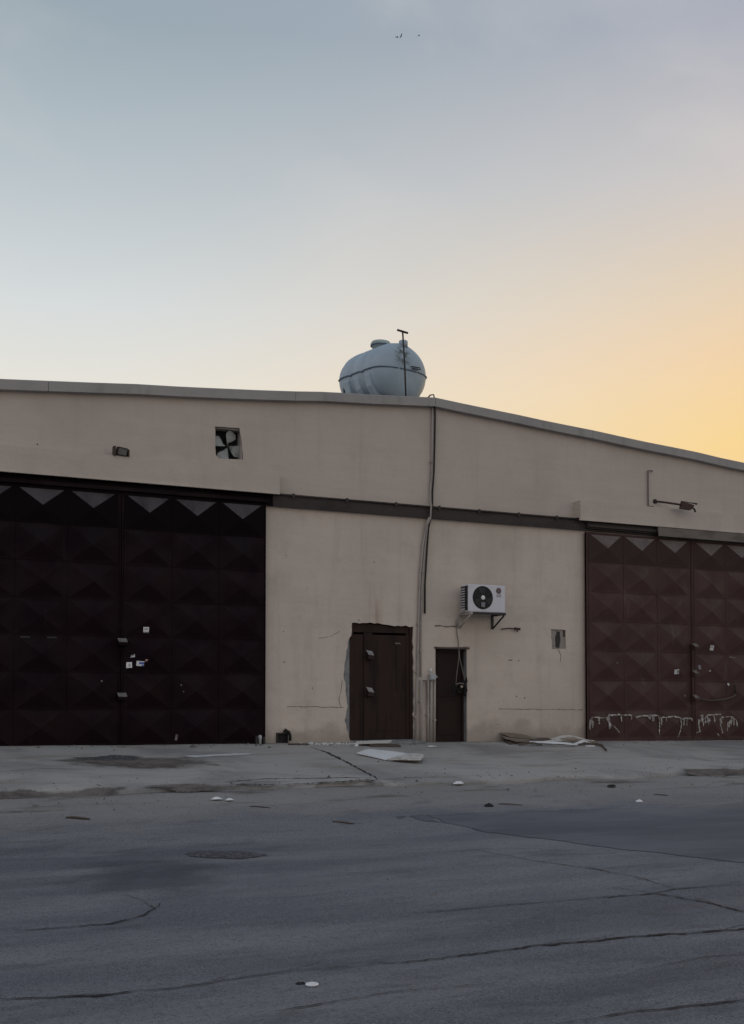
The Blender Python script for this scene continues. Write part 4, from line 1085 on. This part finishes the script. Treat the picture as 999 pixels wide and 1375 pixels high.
def bent_strip(name, label, cat, ctr, wd, mat, h=.04, group=None):
    mb = MB(); P = []
    for a, b in zip(ctr, ctr[1:]):
        for i in range(5): P.append(tuple(a[k] + (b[k] - a[k]) * i / 5 for k in range(2)))
    P.append(ctr[-1]); n = len(P)
    for i, (x, y) in enumerate(P):
        d = Vector((P[min(n - 1, i + 1)][0] - P[max(0, i - 1)][0], P[min(n - 1, i + 1)][1] - P[max(0, i - 1)][1], 0)).normalized(); t = i / (n - 1)
        z = ground_z(x, y) + .008 + h * math.sin(t * 3.1) ** 2
        for sg in (-1, 1):
            for th in (0, .008): mb.v.append((x - d.y * wd / 2 * sg, y + d.x * wd / 2 * sg, z + th + (.03 if sg > 0 else 0)))
        if i:
            k = 4 * i
            for q in ((0, 1), (1, 3), (3, 2), (2, 0)): mb.face([k - 4 + q[0], k - 4 + q[1], k + q[1], k + q[0]], 0, False)
    mb.face([0, 1, 3, 2]); k = 4 * n - 4; mb.face([k, k + 2, k + 3, k + 1])
    o = mb.build(name, mat, origin=(ctr[0][0], ctr[0][1], ground_z(*ctr[0]))); return tag(o, label, cat, group)


G_ = 'bent strips lying by the right gate'
bent_strip('bent_strip', 'white crescent strip curving along the front of the scraps by the brown gate', 'strip', [(1.78, -.35), (1.72, -.75), (1.9, -1.12), (2.28, -1.15), (2.55, -.92)], .075, 'white_board', .05, G_)
bent_strip('bent_strip', 'broad grey white strip inside the curve of the crescent strip', 'strip', [(1.98, -.42), (2.15, -.72), (2.42, -.72), (2.62, -.55)], .16, 'veneer', .07, G_)
bent_strip('bent_strip', 'pale strip behind the others, nearest the wall', 'strip', [(2.35, -.12), (2.65, -.26), (3.0, -.36), (3.38, -.42)], .11, 'veneer', .10, G_)
bent_strip('bent_strip', 'brown strip under the pale one nearest the wall', 'strip', [(2.25, -.3), (2.6, -.45), (3.0, -.55), (3.3, -.62)], .07, 'wood_board', .03, G_)
bent_strip('bent_strip', 'straight pale strip with its end pointing at the brown gate', 'strip', [(2.6, -.85), (2.8, -.82), (3.05, -.78)], .07, 'white_board', .05, G_)
bent_strip('bent_strip', 'thin dark strip reaching out from the scraps toward the road', 'strip', [(3.0, -.75), (2.85, -1.2), (2.6, -1.7), (2.42, -2.05)], .022, 'wood_dark', .03, G_)
bent_strip('bent_strip', 'thin dark strip crossing between the crescent strip and the gate', 'strip', [(2.55, -1.0), (2.8, -.98), (3.05, -1.1)], .025, 'wood_dark', .02, G_)
bent_strip('bent_strip', 'short dark strip lying across the front of the plywood pile', 'strip', [(1.3, -.85), (1.55, -.95), (1.78, -.9)], .05, 'wood_dark', .03, G_)
o = MB().box(2.62, 2.78, -1.22, -1.14, ground_z(2.7, -1.18) + .002, ground_z(2.7, -1.18) + .03).build('white_chip', 'white_plastic', origin=(2.7, -1.18, ground_z(2.7, -1.18)))
tag(o, 'little white chip at the tip of the bent strips', 'litter')


def crumple(name, label, x, y, r, h, mat, seed, sx=1.4, group=None):
    rr = random.Random(seed); mb = MB(); k = 9; z = ground_z(x, y); a0 = rr.random() * 6
    for ring, (q, hh) in enumerate(((1, 0), (.8, .45), (.42, .9))):
        for j in range(k):
            a = a0 + 6.283 * j / k; f = q * r * rr.uniform(.7, 1.2); mb.v.append((x + f * math.cos(a) * sx, y + f * math.sin(a), z + .003 + h * hh * rr.uniform(.5, 1.15)))
    mb.v.append((x, y, z + h))
    for ring in range(2):
        for j in range(k):
            j2 = (j + 1) % k; mb.face([ring * k + j, ring * k + j2, ring * k + k + j2, ring * k + k + j])
    for j in range(k): mb.face([2 * k + j, 2 * k + (j + 1) % k, 3 * k])
    mb.face(list(reversed(range(k))))
    return tag(mb.build(name, mat, origin=(x, y, z)), label, 'litter', group)


crumple('crumpled_paper', 'left of two white crumpled papers on the sandy verge before the left gate', -6.02, -5.45, .055, .028, 'white_board', 1)
crumple('crumpled_paper', 'right of two white crumpled papers on the sandy verge before the left gate', -5.88, -5.52, .045, .022, 'white_board', 2)
crumple('plastic_bag', 'white plastic scrap at the pavement edge below the narrow door', -2.41, -5.06, .065, .035, 'white_plastic', 3)
crumple('paper_scrap', 'tiny white scrap alone on the road before the right gate', -.51, -6.6, .04, .03, 'white_plastic', 4)
crumple('paper_scrap', 'small white scrap at the foot of the pipes', -.5, -.78, .06, .02, 'white_plastic', 5, 1.8)
crumple('stone', 'white stone among the rubble left of the brown steel door', -1.93, -.62, .03, .04, 'white_plastic', 6)
LD = thing('cup_lid', 'round white lid lying on the road near the bottom of the photo', 'lid', (-7.91, -13.11, road_z(-7.91, -13.11)))
zl = road_z(-7.91, -13.11) + .006
MB().lathe((-7.91, -13.11, zl), [(.034, 0), (.036, .004), (.033, .008), (.026, .009)], (0, 0, 1), 24).build('lid_disc', 'white_plastic', LD)
MB().lathe((-7.91, -13.11, zl + .0092), [(.021, 0), (.019, .003), (.009, .0035)], (0, 0, 1), 20).build('lid_dome', 'white_plastic', LD)
crumple('stone', 'dark pebble touching the round white lid', -7.955, -13.06, .022, .014, 'tar', 8)


def stick(label, x, y, L, ang, r=.012, mat='wood_dark'):
    ca, sa = math.cos(ang), math.sin(ang); pts = [(x + ca * L * (t - .5), y + sa * L * (t - .5) + .015 * math.sin(t * 5), 0) for t in (0, .25, .5, .75, 1)]
    pts = [(a, b, ground_z(a, b) + r) for a, b, _ in pts]
    return tag(MB().tube(pts, [r * .6, r, r, r * .9, r * .5], 6).build('stick', mat, origin=(x, y, ground_z(x, y))), label, 'stick', 'sticks lying along the verge')


stick('thick dark stick on the sandy verge at the left of the photo', -7.82, -6.17, .26, -.45, .016)
stick('thin stick on the verge right of the crumpled papers', -5.66, -6.0, .24, -.4, .009)
stick('dark stick on the road edge before the middle of the wall', -5.0, -6.95, .24, -.6, .012)
stick('long thin stick on the verge before the narrow door', -2.45, -6.45, .3, -.35, .009)
stick('short stick on the road just before the right gate scrap', .1, -6.3, .18, -.4, .010)
crumple('stone', 'dark stone on the verge before the narrow door', -2.79, -6.5, .05, .05, 'tar', 9)
crumple('stone', 'dark flat stone on the verge before the right gate', -.2, -5.6, .06, .03, 'tar', 10)


# far birds high over the roof
def bird(label, c, s, roll):
    t = thing('bird', label, 'bird', c, 'birds flying over the roof'); c = Vector(c)
    MB().lathe(c + Vector((-.16 * s, 0, 0)), [(.01, 0), (.05 * s, .08 * s), (.06 * s, .16 * s), (.03 * s, .28 * s), (.01, .36 * s)], (1, .2, .1), 8).build('bird_body', 'bird_dark', t)
    for sg in (-1, 1):
        mb = MB(); w_ = [(0, .03, -.09, .09), (.22, .10, -.07, .07), (.45, .04, -.10, -.02)]
        for j, (d, h, a, b) in enumerate(w_):
            for e in (0, .012): mb.v += [tuple(c + Vector((a * s, sg * d * s, h * s * 1.0 + e + sg * roll * d * s))), tuple(c + Vector((b * s, sg * d * s, h * s + e + sg * roll * d * s)))]
            if j:
                n = 4 * j
                for q in ((0, 1), (1, 3), (3, 2), (2, 0)): mb.face([n - 4 + q[0], n - 4 + q[1], n + q[1], n + q[0]])
        mb.face([0, 1, 3, 2]); n = len(mb.v) - 4; mb.face([n, n + 2, n + 3, n + 1]); mb.build('wing', 'bird_dark', t)


bird('leftmost of three dark specks of birds high in the sky', (29.55, 60.27, 53.9), .55, .4)
bird('middle dark speck of three birds high in the sky', (29.85, 60.15, 54.0), .45, -.5)
bird('rightmost dark speck of three birds high in the sky', (31.14, 59.52, 54.03), .4, .2)
